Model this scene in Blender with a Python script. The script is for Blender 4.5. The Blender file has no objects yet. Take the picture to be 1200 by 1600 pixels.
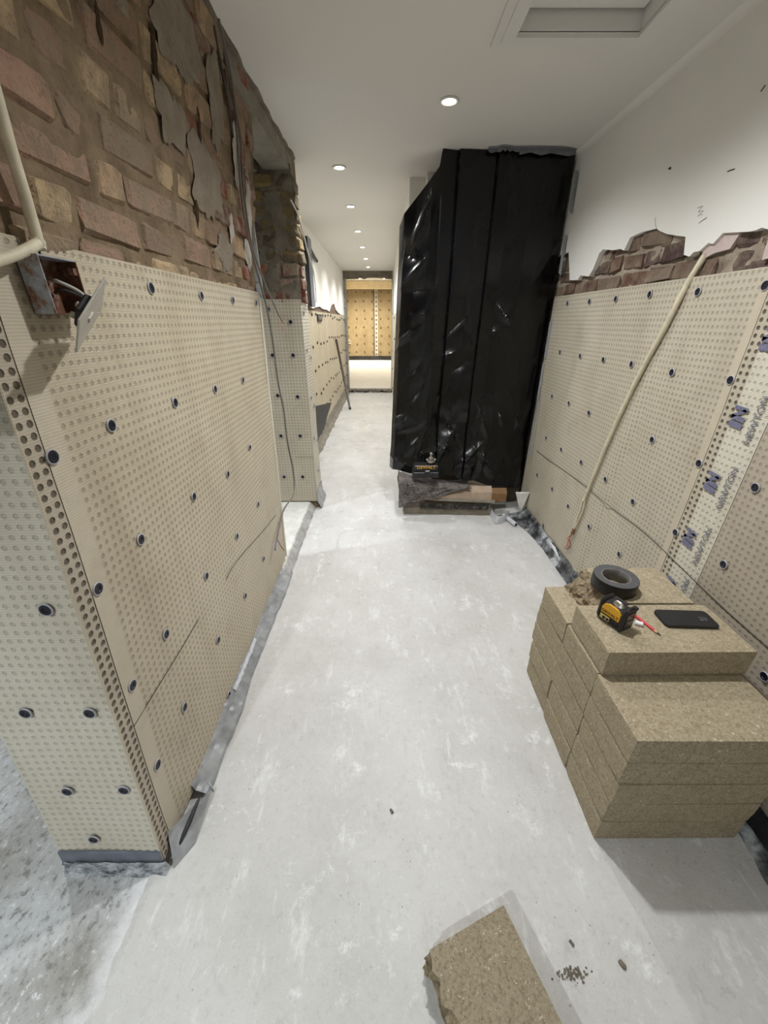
import bpy, bmesh, math, random
from mathutils import Vector, Matrix, noise as mnoise

# ------------------------------------------------------------------ camera, world, exposure
scene = bpy.context.scene
COL = scene.collection
PITCH = math.radians(26.41); CAMH = 1.45; FPX = 600.0
cam_d = bpy.data.cameras.new('camera'); cam = bpy.data.objects.new('camera', cam_d); COL.objects.link(cam)
cam.location = (0, 0, CAMH); cam.rotation_euler = (math.pi/2 - PITCH, 0, 0)
cam_d.sensor_fit = 'VERTICAL'; cam_d.sensor_height = 36.0; cam_d.sensor_width = 27.0
cam_d.lens = 36.0*FPX/1600.0; cam_d.clip_start = 0.02
scene.camera = cam
world = bpy.data.worlds.new('world'); scene.world = world; world.use_nodes = True
world.node_tree.nodes['Background'].inputs[0].default_value = (0.9, 0.95, 1.0, 1)
world.node_tree.nodes['Background'].inputs[1].default_value = 0.03
vs = scene.view_settings
vs.view_transform = 'Standard'; vs.look = 'None'; vs.gamma = 1.0; vs.use_curve_mapping = False
vs.exposure = 0.0
SPOT_W = 68.0            # near ceiling downlights
PASS_W = 60.0            # downlights of the narrow passage
WARM_W = 140.0           # lamps of the room past the far doorway
LEFT_W = 140.0            # unseen lamps of the room left of the near corner

def spot(name, loc, watts, col=(.965, .985, 1.0), size=155, parent=None, blend=.9, r=.035):
    l = bpy.data.lights.new(name, 'SPOT'); l.energy = watts; l.color = col
    l.spot_size = math.radians(size); l.spot_blend = blend; l.shadow_soft_size = r
    o = bpy.data.objects.new(name, l); COL.objects.link(o); o.location = loc
    if parent: o.parent = parent
    return o

# ------------------------------------------------------------------ pixel helpers (direction only; depth from the touched surface)
_c, _s = math.cos(PITCH), math.sin(PITCH)
def _d(x, y):
    u = (x-600)/FPX; v = (800-y)/FPX
    return (u, _c+v*_s, -_s+v*_c)
def onX(x, y, X):
    a = _d(x, y); t = X/a[0]; return Vector((X, a[1]*t, CAMH+a[2]*t))
def onY(x, y, Y):
    a = _d(x, y); t = Y/a[1]; return Vector((a[0]*t, Y, CAMH+a[2]*t))
def onZ(x, y, Z):
    a = _d(x, y); t = (Z-CAMH)/a[2]; return Vector((a[0]*t, a[1]*t, Z))

# ------------------------------------------------------------------ object helpers
def link(o, parent=None):
    COL.objects.link(o)
    if parent is not None: o.parent = parent
    return o
def mk(name, verts, faces, mat, parent=None, smooth=False):
    me = bpy.data.meshes.new(name); me.from_pydata([tuple(v) for v in verts], [], faces); me.update()
    me.materials.append(mat)
    if smooth: me.polygons.foreach_set('use_smooth', [True]*len(me.polygons))
    return link(bpy.data.objects.new(name, me), parent)
def mkme(name, verts, faces, mat):
    me = bpy.data.meshes.new(name); me.from_pydata([tuple(v) for v in verts], [], faces); me.update(); me.materials.append(mat)
    return me
def inst(name, me, loc, rot=(0,0,0), parent=None, scale=None):
    o = link(bpy.data.objects.new(name, me), parent); o.location = loc; o.rotation_euler = rot
    if scale: o.scale = scale
    return o
def tag(o, label=None, cat=None, group=None, kind=None):
    if label: o['label'] = label
    if cat: o['category'] = cat
    if group: o['group'] = group
    if kind: o['kind'] = kind
    return o
def thing(name, label, cat, loc=(0,0,0), rotz=0, group=None):
    o = bpy.data.objects.new(name, None); COL.objects.link(o); o.location = loc; o.rotation_euler = (0,0,rotz)
    o.empty_display_size = .05
    return tag(o, label, cat, group)
def struct(o): o['kind'] = 'structure'; return o
class G:                                     # geometry accumulator
    def __init__(s): s.v = []; s.f = []
    def add(s, v, f):
        k = len(s.v); s.v += [tuple(q) for q in v]; s.f += [tuple(i+k for i in q) for q in f]; return s
    def box(s, x0, x1, y0, y1, z0, z1):
        return s.add([(x0,y0,z0),(x1,y0,z0),(x1,y1,z0),(x0,y1,z0),(x0,y0,z1),(x1,y0,z1),(x1,y1,z1),(x0,y1,z1)],
                     [(0,3,2,1),(4,5,6,7),(0,1,5,4),(1,2,6,5),(2,3,7,6),(3,0,4,7)])
    def build(s, name, mat, parent=None, smooth=False): return mk(name, s.v, s.f, mat, parent, smooth)
def box(name, x0, x1, y0, y1, z0, z1, mat, parent=None): return G().box(x0,x1,y0,y1,z0,z1).build(name, mat, parent)
def chamfer(sx, sy, sz, b, jit=0, rng=random):
    """box centred on the origin with chamfered, slightly worn edges (44 triangles)"""
    v = []; idx = {}
    for X in (-1,1):
        for Y in (-1,1):
            for Z in (-1,1):
                for a in range(3):
                    p = [X*(sx/2-b), Y*(sy/2-b), Z*(sz/2-b)]
                    p[a] = (X,Y,Z)[a]*(sx,sy,sz)[a]/2
                    idx[(X,Y,Z,a)] = len(v)
                    v.append([q + rng.uniform(-jit,jit) for q in p])
    f = []
    for a in range(3):
        o = [i for i in range(3) if i != a]
        for sgn in (-1,1):
            ring = []
            for p,q in ((-1,-1),(1,-1),(1,1),(-1,1)):
                k = [0,0,0]; k[a] = sgn; k[o[0]] = p; k[o[1]] = q
                ring.append(idx[(k[0],k[1],k[2],a)])
            if sgn*(1 if a != 1 else -1) < 0: ring.reverse()
            f.append(tuple(ring))
    for a in range(3):
        for b2 in range(a+1,3):
            c2 = 3-a-b2
            for sa in (-1,1):
                for sb in (-1,1):
                    q = []
                    for sc,ax in ((-1,a),(1,a),(1,b2),(-1,b2)):
                        k=[0,0,0]; k[a]=sa; k[b2]=sb; k[c2]=sc
                        q.append(idx[(k[0],k[1],k[2],ax)])
                    f.append(tuple(q))
    for X in (-1,1):
        for Y in (-1,1):
            for Z in (-1,1):
                f.append(tuple(idx[(X,Y,Z,a)] for a in range(3)))
    bm = bmesh.new(); vs_ = [bm.verts.new(p) for p in v]
    for q in f: bm.faces.new([vs_[i] for i in q])
    bmesh.ops.recalc_face_normals(bm, faces=bm.faces)
    bm.verts.index_update()
    out = ([p.co.copy() for p in bm.verts], [tuple(x.index for x in q.verts) for q in bm.faces]); bm.free()
    return out
def spline(pts, n=8):
    P = [Vector(p) for p in pts]; out = []
    for i in range(len(P)-1):
        a = P[max(i-1,0)]; b = P[i]; c = P[i+1]; d = P[min(i+2,len(P)-1)]
        for k in range(n):
            t = k/n
            out.append(.5*((2*b)+(c-a)*t+(2*a-5*b+4*c-d)*t*t+(3*b-a-3*c+d)*t**3))
    out.append(P[-1]); return out
def tube(pts, r, n=8, sub=6, caps=True, g=None):
    P = spline(pts, sub) if sub > 1 else [Vector(p) for p in pts]
    v = []; f = []; ref = Vector((.31,.22,.92))
    for i,p in enumerate(P):
        t = (P[min(i+1,len(P)-1)]-P[max(i-1,0)]).normalized()
        a = t.cross(ref).normalized(); b = t.cross(a)
        rr = r(i/(len(P)-1)) if callable(r) else r
        for k in range(n):
            an = 2*math.pi*k/n; v.append(p + a*math.cos(an)*rr + b*math.sin(an)*rr)
    for i in range(len(P)-1):
        for k in range(n):
            f.append((i*n+k, i*n+(k+1)%n, (i+1)*n+(k+1)%n, (i+1)*n+k))
    if caps:
        f.append(tuple(range(n))); f.append(tuple(range((len(P)-1)*n, len(P)*n))[::-1])
    g = g or G(); return g.add(v, f)
def lathe(prof, n=24, g=None, closed=False):
    v = []; f = []
    for r,z in prof:
        for k in range(n):
            a = 2*math.pi*k/n; v.append((r*math.cos(a), r*math.sin(a), z))
    m = len(prof)
    for i in range(m if closed else m-1):
        j = (i+1) % m
        for k in range(n): f.append((i*n+k, i*n+(k+1)%n, j*n+(k+1)%n, j*n+k))
    g = g or G(); return g.add(v, f)
def loft(secs, g=None):
    m = len(secs[0]); v = [p for s in secs for p in s]; f = []
    for i in range(len(secs)-1):
        for k in range(m-1): f.append((i*m+k, i*m+k+1, (i+1)*m+k+1, (i+1)*m+k))
    g = g or G(); return g.add(v, f)
def prism(outline, thick, ax):
    """outline: list of Vectors in a plane; extruded by the vector ax*thick"""
    n = len(outline); o = [Vector(p) for p in outline]; e = Vector(ax)*thick
    return o+[p+e for p in o], [tuple(range(n)), tuple(range(2*n-1, n-1, -1))]+[(i, i+n, (i+1)%n+n, (i+1)%n) for i in range(n)]
def text_mesh(s, size, extrude=.0004):
    cu = bpy.data.curves.new('lettering', 'FONT'); cu.body = s; cu.size = size; cu.extrude = extrude
    cu.align_x = 'CENTER'; cu.align_y = 'CENTER'; cu.resolution_u = 3
    o = bpy.data.objects.new('lettering', cu); COL.objects.link(o)
    dg = bpy.context.evaluated_depsgraph_get()
    me = bpy.data.meshes.new_from_object(o.evaluated_get(dg)); bpy.data.objects.remove(o)
    return me
def place_text(name, s, size, mat, M, parent, bold=0):
    me = text_mesh(s, size); me.materials.clear(); me.materials.append(mat)
    me.transform(M)
    return link(bpy.data.objects.new(name, me), parent)
def fbm(p, s=1.0): return mnoise.fractal(Vector(p)*s, 1.0, 2.0, 4)
def nz(p, s=1.0): return mnoise.noise(Vector(p)*s)
def frame(O, U, V):
    U = Vector(U); V = Vector(V); N = U.cross(V)
    return Matrix(((U.x,V.x,N.x,O[0]),(U.y,V.y,N.y,O[1]),(U.z,V.z,N.z,O[2]),(0,0,0,1)))

# ------------------------------------------------------------------ materials
class NT:
    def __init__(s, name):
        s.m = bpy.data.materials.new(name); s.m.use_nodes = True; s.t = s.m.node_tree
        s.b = s.t.nodes['Principled BSDF']
    def n(s, typ, props=None, **inp):
        q = s.t.nodes.new(typ)
        for k,v in (props or {}).items(): setattr(q, k, v)
        for k,v in inp.items():
            key = int(k[1:]) if k[0] == 'i' and k[1:].isdigit() else k.replace('_',' ')
            s.set(q.inputs[key], v)
        return q
    def set(s, sock, v):
        if isinstance(v, bpy.types.NodeSocket): s.t.links.new(v, sock)
        else:
            if sock.type == 'RGBA' and len(v) == 3: v = (*v, 1)
            sock.default_value = v
    def pos(s): return s.n('ShaderNodeNewGeometry').outputs['Position']
    def obj(s): return s.n('ShaderNodeTexCoord').outputs['Object']
    def rnd(s): return s.n('ShaderNodeObjectInfo').outputs['Random']
    def map(s, vec, scale=(1,1,1), loc=(0,0,0)): return s.n('ShaderNodeMapping', None, Vector=vec, Scale=scale, Location=loc).outputs[0]
    def noise(s, vec, scale, detail=3, rough=.55): return s.n('ShaderNodeTexNoise', None, Vector=vec, Scale=scale, Detail=detail, Roughness=rough).outputs['Fac']
    def vor(s, vec, scale, out='Distance'): return s.n('ShaderNodeTexVoronoi', None, Vector=vec, Scale=scale).outputs[out]
    def ramp(s, fac, stops, interp='LINEAR'):
        q = s.n('ShaderNodeValToRGB', None, Fac=fac); r = q.color_ramp; r.interpolation = interp
        while len(r.elements) < len(stops): r.elements.new(.5)
        for e,(p,c) in zip(r.elements, stops):
            e.position = p; e.color = (*c,1) if not isinstance(c,(int,float)) else (c,c,c,1)
        return q.outputs['Color']
    def mix(s, fac, a, b, mode='MIX'):
        q = s.n('ShaderNodeMix', {'data_type':'RGBA','blend_type':mode}); s.set(q.inputs[0], fac); s.set(q.inputs[6], a); s.set(q.inputs[7], b); return q.outputs[2]
    def math(s, op, a, b=0.0): 
        q = s.n('ShaderNodeMath', {'operation':op}); s.set(q.inputs[0], a); s.set(q.inputs[1], b); return q.outputs[0]
    def bump(s, h, strength=.3, dist=.01, prev=None):
        q = s.n('ShaderNodeBump', None, Height=h, Strength=strength, Distance=dist)
        if prev is not None: s.set(q.inputs['Normal'], prev)
        return q.outputs[0]
    def out(s, col=None, rough=None, normal=None, metal=None, spec=None, **kw):
        if col is not None: s.set(s.b.inputs['Base Color'], col)
        if rough is not None: s.set(s.b.inputs['Roughness'], rough)
        if normal is not None: s.set(s.b.inputs['Normal'], normal)
        if metal is not None: s.set(s.b.inputs['Metallic'], metal)
        if spec is not None: s.set(s.b.inputs['Specular IOR Level'], spec)
        return s.m
def srgb(r, g, b): return tuple(((c/255)/12.92 if c/255 <= .04045 else ((c/255+.055)/1.055)**2.4) for c in (r,g,b))
def simple(name, c, rough=.6, metal=0, nscale=40, namt=.25, bump=.1, spec=None):
    t = NT(name); p = t.pos(); f = t.noise(p, nscale, 4)
    a = tuple(max(0, x*(1-namt)) for x in c); b = tuple(min(1, x*(1+namt)) for x in c)
    return t.out(t.mix(t.ramp(f, [(.3,0),(.7,1)]), a, b), rough, t.bump(f, bump, .004) if bump else None, metal, spec)

# painted plaster
t = NT('painted_plaster'); p = t.pos()
f = t.noise(p, 3, 4); g_ = t.noise(p, 160, 3)
MAT_PAINT = t.out(t.mix(f, srgb(232,229,222), srgb(240,238,232)), .75, t.bump(g_, .12, .002))
t = NT('ceiling_paint'); p = t.pos(); g_ = t.noise(p, 120, 2)
MAT_CEIL = t.out(t.mix(t.noise(p, 1.2), srgb(222,219,212), srgb(230,227,221)), .8, t.bump(g_, .06, .002))
# screed floor: pale, hazy, trowelled with chalky streaks, scuffs and dark specks
t = NT('pale_screed'); p = t.pos()
big = t.noise(p, 1.6, 7, .68); st = t.noise(t.map(p, (4.2,1.7,1)), 2.4, 9, .78); fine = t.noise(p, 44, 6, .78); grit = t.noise(p, 190, 3, .7)
c = t.ramp(big, [(.30, srgb(184,182,177)), (.5, srgb(199,197,193)), (.72, srgb(210,209,206))])
c = t.mix(t.ramp(st, [(.55,0),(.67,.75)]), c, srgb(229,229,227))
c = t.mix(t.ramp(st, [(.30,.6),(.43,0)]), c, srgb(168,165,158))
pf = t.noise(t.map(p, (1,1,1), (3.3,1.1,0)), 6.5, 9, .82)
c = t.mix(t.ramp(pf, [(.57,0),(.64,.75)]), c, srgb(232,232,231))
c = t.mix(t.ramp(pf, [(.33,.65),(.41,0)]), c, srgb(166,163,157))
c = t.mix(t.ramp(fine, [(.54,0),(.72,.45)]), c, srgb(160,158,153))
c = t.mix(t.ramp(fine, [(.30,.5),(.42,0)]), c, srgb(226,226,224))
c = t.mix(t.ramp(grit, [(.58,0),(.75,.35)]), c, srgb(150,147,141))
gate = t.ramp(t.noise(t.map(p,(1,1,1),(9,4,2)), 3.0, 4), [(.52,0),(.60,1)])
sp = t.vor(p, 42); c = t.mix(t.math('MULTIPLY', t.ramp(sp, [(.05,.75),(.13,0)]), gate), c, srgb(112,108,101))
scr = t.noise(t.map(p, (34,3.5,1)), 1.0, 4, .6); c = t.mix(t.ramp(scr, [(.66,0),(.72,.4)]), c, srgb(236,236,235))
rg = t.ramp(t.noise(p, 5, 5), [(.35,.26),(.65,.48)])
nb = t.bump(fine, .45, .004); nb = t.bump(grit, .35, .002, nb); nb = t.bump(st, .25, .006, nb)
MAT_FLOOR = t.out(c, rg, nb, spec=.5)
# rough pitted slab of the side room
t = NT('pitted_concrete'); p = t.pos()
v1 = t.noise(t.map(p, (1,.75,1)), 58, 6, .72); v2 = t.noise(p, 3.2, 5)
c = t.mix(t.ramp(v2, [(.35,0),(.62,1)]), srgb(150,147,140), srgb(196,197,197))
c = t.mix(t.ramp(v1, [(.53,0),(.64,.8)]), c, srgb(112,110,106))
c = t.mix(t.ramp(v1, [(.33,.75),(.43,0)]), c, srgb(228,229,230))
sx = t.n('ShaderNodeSeparateXYZ', None, Vector=p).outputs[0]
e1 = t.math('ADD', sx, t.math('MULTIPLY', t.math('SUBTRACT', t.noise(p, 14, 6, .7), .5), .14))
c = t.mix(t.ramp(t.math('ADD', e1, 1.0), [(.24,0),(.335,.9)]), c, srgb(240,240,240))
MAT_ROUGH = t.out(c, .62, t.bump(v1, .7, .008))
# dimpled cavity membrane (beige-clear plastic with a fine welded mesh)
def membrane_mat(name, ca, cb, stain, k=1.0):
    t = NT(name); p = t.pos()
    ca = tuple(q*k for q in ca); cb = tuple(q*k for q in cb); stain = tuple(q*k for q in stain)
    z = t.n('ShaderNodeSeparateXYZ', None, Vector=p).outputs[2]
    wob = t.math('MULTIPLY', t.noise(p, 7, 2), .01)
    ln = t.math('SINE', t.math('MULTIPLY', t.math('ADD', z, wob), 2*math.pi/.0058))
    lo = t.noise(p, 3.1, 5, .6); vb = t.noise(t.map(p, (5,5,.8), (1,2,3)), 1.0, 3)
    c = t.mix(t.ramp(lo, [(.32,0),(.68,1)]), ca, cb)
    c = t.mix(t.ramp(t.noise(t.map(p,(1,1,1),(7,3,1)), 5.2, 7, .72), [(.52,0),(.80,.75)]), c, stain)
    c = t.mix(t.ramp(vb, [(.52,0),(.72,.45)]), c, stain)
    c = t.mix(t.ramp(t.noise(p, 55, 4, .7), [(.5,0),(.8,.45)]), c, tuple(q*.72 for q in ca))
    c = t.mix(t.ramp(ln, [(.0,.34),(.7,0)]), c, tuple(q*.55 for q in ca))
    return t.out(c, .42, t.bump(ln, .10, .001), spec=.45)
MAT_MEM = membrane_mat('membrane_beige', srgb(206,194,170), srgb(194,181,156), srgb(160,142,118))
MAT_MEM_R = membrane_mat('membrane_greybeige', srgb(202,193,174), srgb(190,180,159), srgb(164,151,130))
MAT_MEM_DULL = membrane_mat('membrane_taupe', srgb(194,182,164), srgb(184,172,154), srgb(160,146,128))
MAT_MEM_PALE = membrane_mat('membrane_pale', srgb(222,216,200), srgb(212,205,186), srgb(180,170,150))
MAT_LAP = membrane_mat('membrane_lap', srgb(208,197,176), srgb(200,188,166), srgb(174,160,138))
MAT_MEM_FAR = membrane_mat('membrane_warm', srgb(184,164,124), srgb(168,147,108), srgb(140,118,84))
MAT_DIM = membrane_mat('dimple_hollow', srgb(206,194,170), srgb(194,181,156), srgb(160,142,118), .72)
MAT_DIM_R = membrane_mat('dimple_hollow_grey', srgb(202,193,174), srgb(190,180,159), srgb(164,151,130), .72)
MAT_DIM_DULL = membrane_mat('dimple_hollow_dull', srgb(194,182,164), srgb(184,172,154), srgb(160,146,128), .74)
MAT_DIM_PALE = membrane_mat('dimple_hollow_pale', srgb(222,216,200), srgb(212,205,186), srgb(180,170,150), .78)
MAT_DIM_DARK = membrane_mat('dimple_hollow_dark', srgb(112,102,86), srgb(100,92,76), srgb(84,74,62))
MAT_WASHER = simple('washer_clear_plastic', srgb(172,170,176), .4, nscale=60, namt=.1, bump=0)
MAT_PLUG = simple('plug_navy_plastic', srgb(20,20,34), .45, nscale=60, namt=.3, bump=0)
MAT_INK = simple('printed_ink', srgb(112,112,136), .5, nscale=260, namt=.5, bump=0)
MAT_INK2 = simple('printed_ink_text', srgb(122,122,132), .5, nscale=300, namt=.6, bump=0)
MAT_PEN = simple('dark_pen', srgb(52,46,40), .7, bump=0)
# bricks, mortar
def brick_mat(name, stops, smear, smear_amt, pit=.4, resid=None):
    t = NT(name); p = t.pos(); r = t.rnd()
    c = t.ramp(r, stops, 'CONSTANT')
    lo = t.noise(p, 14, 6, .65); hi = t.noise(p, 90, 4, .7)
    c = t.mix(t.ramp(lo, [(.42,0),(.62,smear_amt)]), c, smear)
    rs_ = t.noise(t.map(p,(1,1,1.5),(2,7,1)), 3.4, 7, .72)
    if resid: c = t.mix(t.ramp(rs_, [(.52,0),(.60,.8)]), c, resid)
    c = t.mix(t.ramp(hi, [(.55,0),(.75,.55)]), c, srgb(62,48,38))
    v = t.vor(p, 46); c = t.mix(t.ramp(v, [(.05,pit),(.16,0)]), c, srgb(50,36,28))
    nb = t.bump(hi, .8, .006); nb = t.bump(lo, .9, .02, nb)
    return t.out(c, .92, nb, spec=.2)
MAT_BRICK_L = brick_mat('stock_brick', [(0,srgb(168,146,118)),(.18,srgb(160,130,110)),(.34,srgb(184,160,126)),(.5,srgb(148,122,102)),(.64,srgb(166,134,114)),(.78,srgb(136,116,98)),(.9,srgb(178,150,120))], srgb(132,116,96), .8, .4, srgb(138,124,104))
MAT_BRICK_RED = brick_mat('red_brick', [(0,srgb(130,76,58)),(.25,srgb(112,66,52)),(.45,srgb(140,92,70)),(.65,srgb(104,74,60)),(.82,srgb(140,98,80))], srgb(160,148,134), .75, .4, srgb(150,138,122))
MAT_BRICK_R = brick_mat('purple_brick', [(0,srgb(96,78,74)),(.2,srgb(118,98,86)),(.4,srgb(84,66,64)),(.55,srgb(132,114,98)),(.7,srgb(112,84,72)),(.85,srgb(124,108,94))], srgb(150,136,118), .6, .5)
MAT_STONE = brick_mat('yellow_rubble', [(0,srgb(134,114,76)),(.25,srgb(116,100,72)),(.5,srgb(100,90,76)),(.75,srgb(144,122,80))], srgb(112,102,88), .8, .5, srgb(96,90,80))
def mortar_mat(name, a, b, cdark):
    t = NT(name); p = t.pos(); lo = t.noise(p, 8, 6, .65); hi = t.noise(p, 70, 5, .75)
    c = t.mix(t.ramp(lo, [(.35,0),(.65,1)]), a, b); c = t.mix(t.ramp(hi, [(.56,0),(.74,.6)]), c, cdark)
    nb = t.bump(hi, .6, .006); return t.out(c, .95, t.bump(lo, .6, .02, nb), spec=.15)
MAT_MORTAR_L = mortar_mat('lime_mortar', srgb(108,92,72), srgb(144,126,102), srgb(60,46,36))
MAT_MORTAR_R = mortar_mat('pale_mortar', srgb(176,164,148), srgb(140,126,110), srgb(84,70,58))
MAT_GOUGE = mortar_mat('gouge_shade', srgb(58,44,34), srgb(80,62,48), srgb(30,22,18))  # dark tone stands for the shade inside brick cracks
MAT_RESIDUE = mortar_mat('render_residue', srgb(152,142,128), srgb(132,120,104), srgb(92,72,56))
MAT_LIME = mortar_mat('lime_white', srgb(206,200,190), srgb(178,168,154), srgb(128,112,94))
MAT_CONC = mortar_mat('grey_concrete', srgb(150,144,132), srgb(128,122,110), srgb(92,84,72))
MAT_CONC_DARK = mortar_mat('dirty_concrete', srgb(138,130,116), srgb(108,100,88), srgb(66,58,48))
MAT_STEP = mortar_mat('white_screed_step', srgb(232,230,224), srgb(206,203,196), srgb(170,166,158))
MAT_EDGE = mortar_mat('chipped_edge', srgb(196,194,190), srgb(150,148,144), srgb(96,94,90))
MAT_PINK = mortar_mat('pink_undercoat', srgb(206,190,184), srgb(196,178,172), srgb(170,152,144))
# aggregate blocks
def block_mat(name, k):
    t = NT(name); p = t.pos()
    lo = t.noise(p, 9, 5, .6); hi = t.noise(p, 150, 5, .8); md = t.noise(p, 62, 4, .7)
    q_ = t.map(p, (1,1,1), (3,1,2)); dist = t.n('ShaderNodeMix', {'data_type':'VECTOR'}); t.set(dist.inputs[0], .035); t.set(dist.inputs[4], p); t.set(dist.inputs[5], t.n('ShaderNodeTexNoise', None, Vector=p, Scale=70.0, Detail=3.0).outputs['Color'])
    sp = t.vor(dist.outputs[1], 105); sq = t.vor(q_, 80)
    C = lambda r,g,b: tuple(x*k for x in srgb(r,g,b))
    c = t.mix(lo, C(166,153,128), C(181,168,142))
    c = t.mix(t.ramp(md, [(.40,.5),(.50,0)]), c, C(146,132,106))
    c = t.mix(t.ramp(hi, [(.50,0),(.66,.75)]), c, C(112,98,74))
    c = t.mix(t.ramp(hi, [(.32,.6),(.42,0)]), c, C(206,194,168))
    gate = t.ramp(t.noise(q_, 40, 2), [(.50,0),(.58,1)])
    c = t.mix(t.math('MULTIPLY', t.ramp(sp, [(.16,.8),(.26,0)]), gate), c, C(232,222,198))
    c = t.mix(t.ramp(sq, [(.05,.8),(.12,0)]), c, C(74,62,46))
    nb = t.bump(hi, .6, .004); nb = t.bump(md, .4, .006, nb)
    return t.out(c, .9, nb, spec=.25)
MAT_BLOCK = block_mat('aggregate_block', 1.0); MAT_BLOCK_DULL = block_mat('aggregate_block_dull', .80)
t = NT('broken_block_face'); p = t.pos(); hi = t.noise(p, 60, 6, .8); sp = t.vor(p, 60)
c = t.ramp(hi, [(.3, srgb(98,84,66)), (.5, srgb(152,136,110)), (.7, srgb(198,182,154))])
MAT_BROKEN = t.out(c, .95, t.bump(hi, .9, .01), spec=.2)
# black polythene
t = NT('black_polythene'); p = t.pos(); lo = t.noise(t.map(p,(1,1,.5)), 7, 5, .6); du = t.noise(p, 5.5, 6, .7)
c = t.mix(t.ramp(du, [(.60,0),(.82,.10)]), srgb(4,4,6), srgb(92,92,94))
MAT_POLY = t.out(c, t.ramp(lo, [(.3,.20),(.7,.32)]), t.bump(lo, .35, .012), spec=.42)
MAT_GREYTAPE = simple('grey_tape', srgb(126,128,132), .38, nscale=22, namt=.2, bump=.2)
MAT_SILVER = simple('silver_membrane', srgb(150,151,152), .3, nscale=16, namt=.3, bump=.35)
MAT_DPM = simple('slate_dpm', srgb(104,110,120), .42, nscale=24, namt=.2, bump=.2)
MAT_BITUMEN = simple('black_bitumen', srgb(28,28,30), .55, nscale=80, namt=.6, bump=.5)
t = NT('smeared_bitumen'); p = t.pos(); hi = t.noise(p, 9, 7, .7)
MAT_SMEAR = t.out(t.ramp(hi, [(.40, srgb(34,34,36)), (.50, srgb(96,98,100)), (.62, srgb(176,178,180))]), .6, t.bump(hi, .5, .01))
t = NT('thin_bitumen_film'); p = t.pos(); hi = t.noise(t.map(p,(1,1,2.2)), 22, 7, .7)
MAT_FILM = t.out(t.ramp(hi, [(.36, srgb(40,42,46)), (.45, srgb(120,124,130)), (.62, srgb(190,193,197))]), .5, t.bump(hi, .4, .006))
t = NT('sooty_smear'); p = t.pos(); hi = t.noise(p, 34, 7, .75)
MAT_SOOT = t.out(t.ramp(hi, [(.46, srgb(16,16,16)), (.56, srgb(58,54,48)), (.66, srgb(112,104,92))]), .7, t.bump(hi, .5, .01))
MAT_BLACKGAP = simple('black_torn_sheet', srgb(9,9,9), .6, nscale=30, namt=.5, bump=.2)
MAT_SCRAP = simple('white_membrane_scrap', srgb(206,208,212), .45, nscale=30, namt=.12, bump=.15)
MAT_CREAM = simple('cream_conduit', srgb(206,196,170), .5, nscale=26, namt=.14, bump=.15)
MAT_CABLE = simple('grey_cable_sheath', srgb(112,104,96), .55, nscale=20, namt=.15, bump=0)
MAT_CABLE_PALE = simple('pale_cable_sheath', srgb(188,184,176), .5, nscale=20, namt=.12, bump=0)
MAT_CABLE_DARK = simple('dark_cable_sheath', srgb(52,50,48), .55, nscale=20, namt=.2, bump=0)
MAT_COPPER = simple('copper_wire', srgb(190,106,70), .35, .9, nscale=80, namt=.2, bump=0)
MAT_REDWIRE = simple('red_wire', srgb(168,58,44), .5, bump=0)
MAT_GALV = simple('galvanised_steel', srgb(168,172,178), .5, .35, nscale=34, namt=.2, bump=.15)
t = NT('rusty_steel'); p = t.pos(); hi = t.noise(p, 46, 6, .7)
MAT_RUST = t.out(t.ramp(hi, [(.35, srgb(70,44,32)), (.55, srgb(120,80,58)), (.7, srgb(150,140,132))]), .8, t.bump(hi, .4, .004), .15)
t = NT('galvanised_rusting'); p = t.pos(); hi = t.noise(p, 38, 6, .7)
MAT_GALVR = t.out(t.ramp(hi, [(.40, srgb(172,178,188)), (.52, srgb(150,148,148)), (.60, srgb(132,98,80)), (.70, srgb(96,64,48))]), .5, t.bump(hi, .3, .003), .25)
MAT_PLATE = simple('brushed_plate', srgb(176,172,164), .42, .3, nscale=30, namt=.1, bump=.05)
MAT_BLACKPL = simple('black_plastic', srgb(30,30,32), .45, nscale=70, namt=.25, bump=.1)
MAT_TRIM = simple('primed_trim', srgb(196,194,190), .55, nscale=18, namt=.12, bump=.1)
MAT_STRIPBLUE = simple('pale_grey_strip', srgb(186,194,198), .5, nscale=18, namt=.12, bump=.08)
MAT_CARD = simple('cardboard', srgb(172,152,132), .85, nscale=16, namt=.12, bump=.15)
MAT_CARD_D = simple('brown_card', srgb(126,94,62), .85, nscale=16, namt=.15, bump=.15)
t = NT('carpet'); p = t.pos(); hi = t.noise(p, 85, 5, .85); lo = t.noise(p, 12, 5)
c = t.mix(t.ramp(lo, [(.35,0),(.65,1)]), srgb(58,54,50), srgb(116,108,102))
MAT_CARPET = t.out(t.mix(t.ramp(hi, [(.48,0),(.60,.8)]), c, srgb(172,164,158)), .95, t.bump(hi, 1.0, .012))
MAT_YELLOW = simple('yellow_plastic', srgb(222,164,28), .4, nscale=30, namt=.06, bump=0)
MAT_PALEYEL = simple('pale_panel', srgb(198,178,110), .5, nscale=30, namt=.06, bump=0)
MAT_BLACK = simple('black_lettering', srgb(20,18,14), .5, bump=0)
MAT_CHROME = simple('worn_metal', srgb(176,170,158), .35, .85, nscale=80, namt=.3, bump=.2)
t = NT('smoked_glass'); MAT_GLASS = t.out(srgb(70,66,62), .12, spec=.6)
MAT_TAPE = simple('black_cloth_tape', srgb(10,10,11), .42, nscale=200, namt=.25, bump=.2)
MAT_TAPE_EDGE = simple('tape_side', srgb(78,78,80), .6, nscale=120, namt=.15, bump=.1)
MAT_CORE = simple('cardboard_core', srgb(112,108,104), .85, bump=.1)
MAT_RED = simple('red_lacquer', srgb(206,30,44), .35, nscale=20, namt=.06, bump=0)
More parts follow.
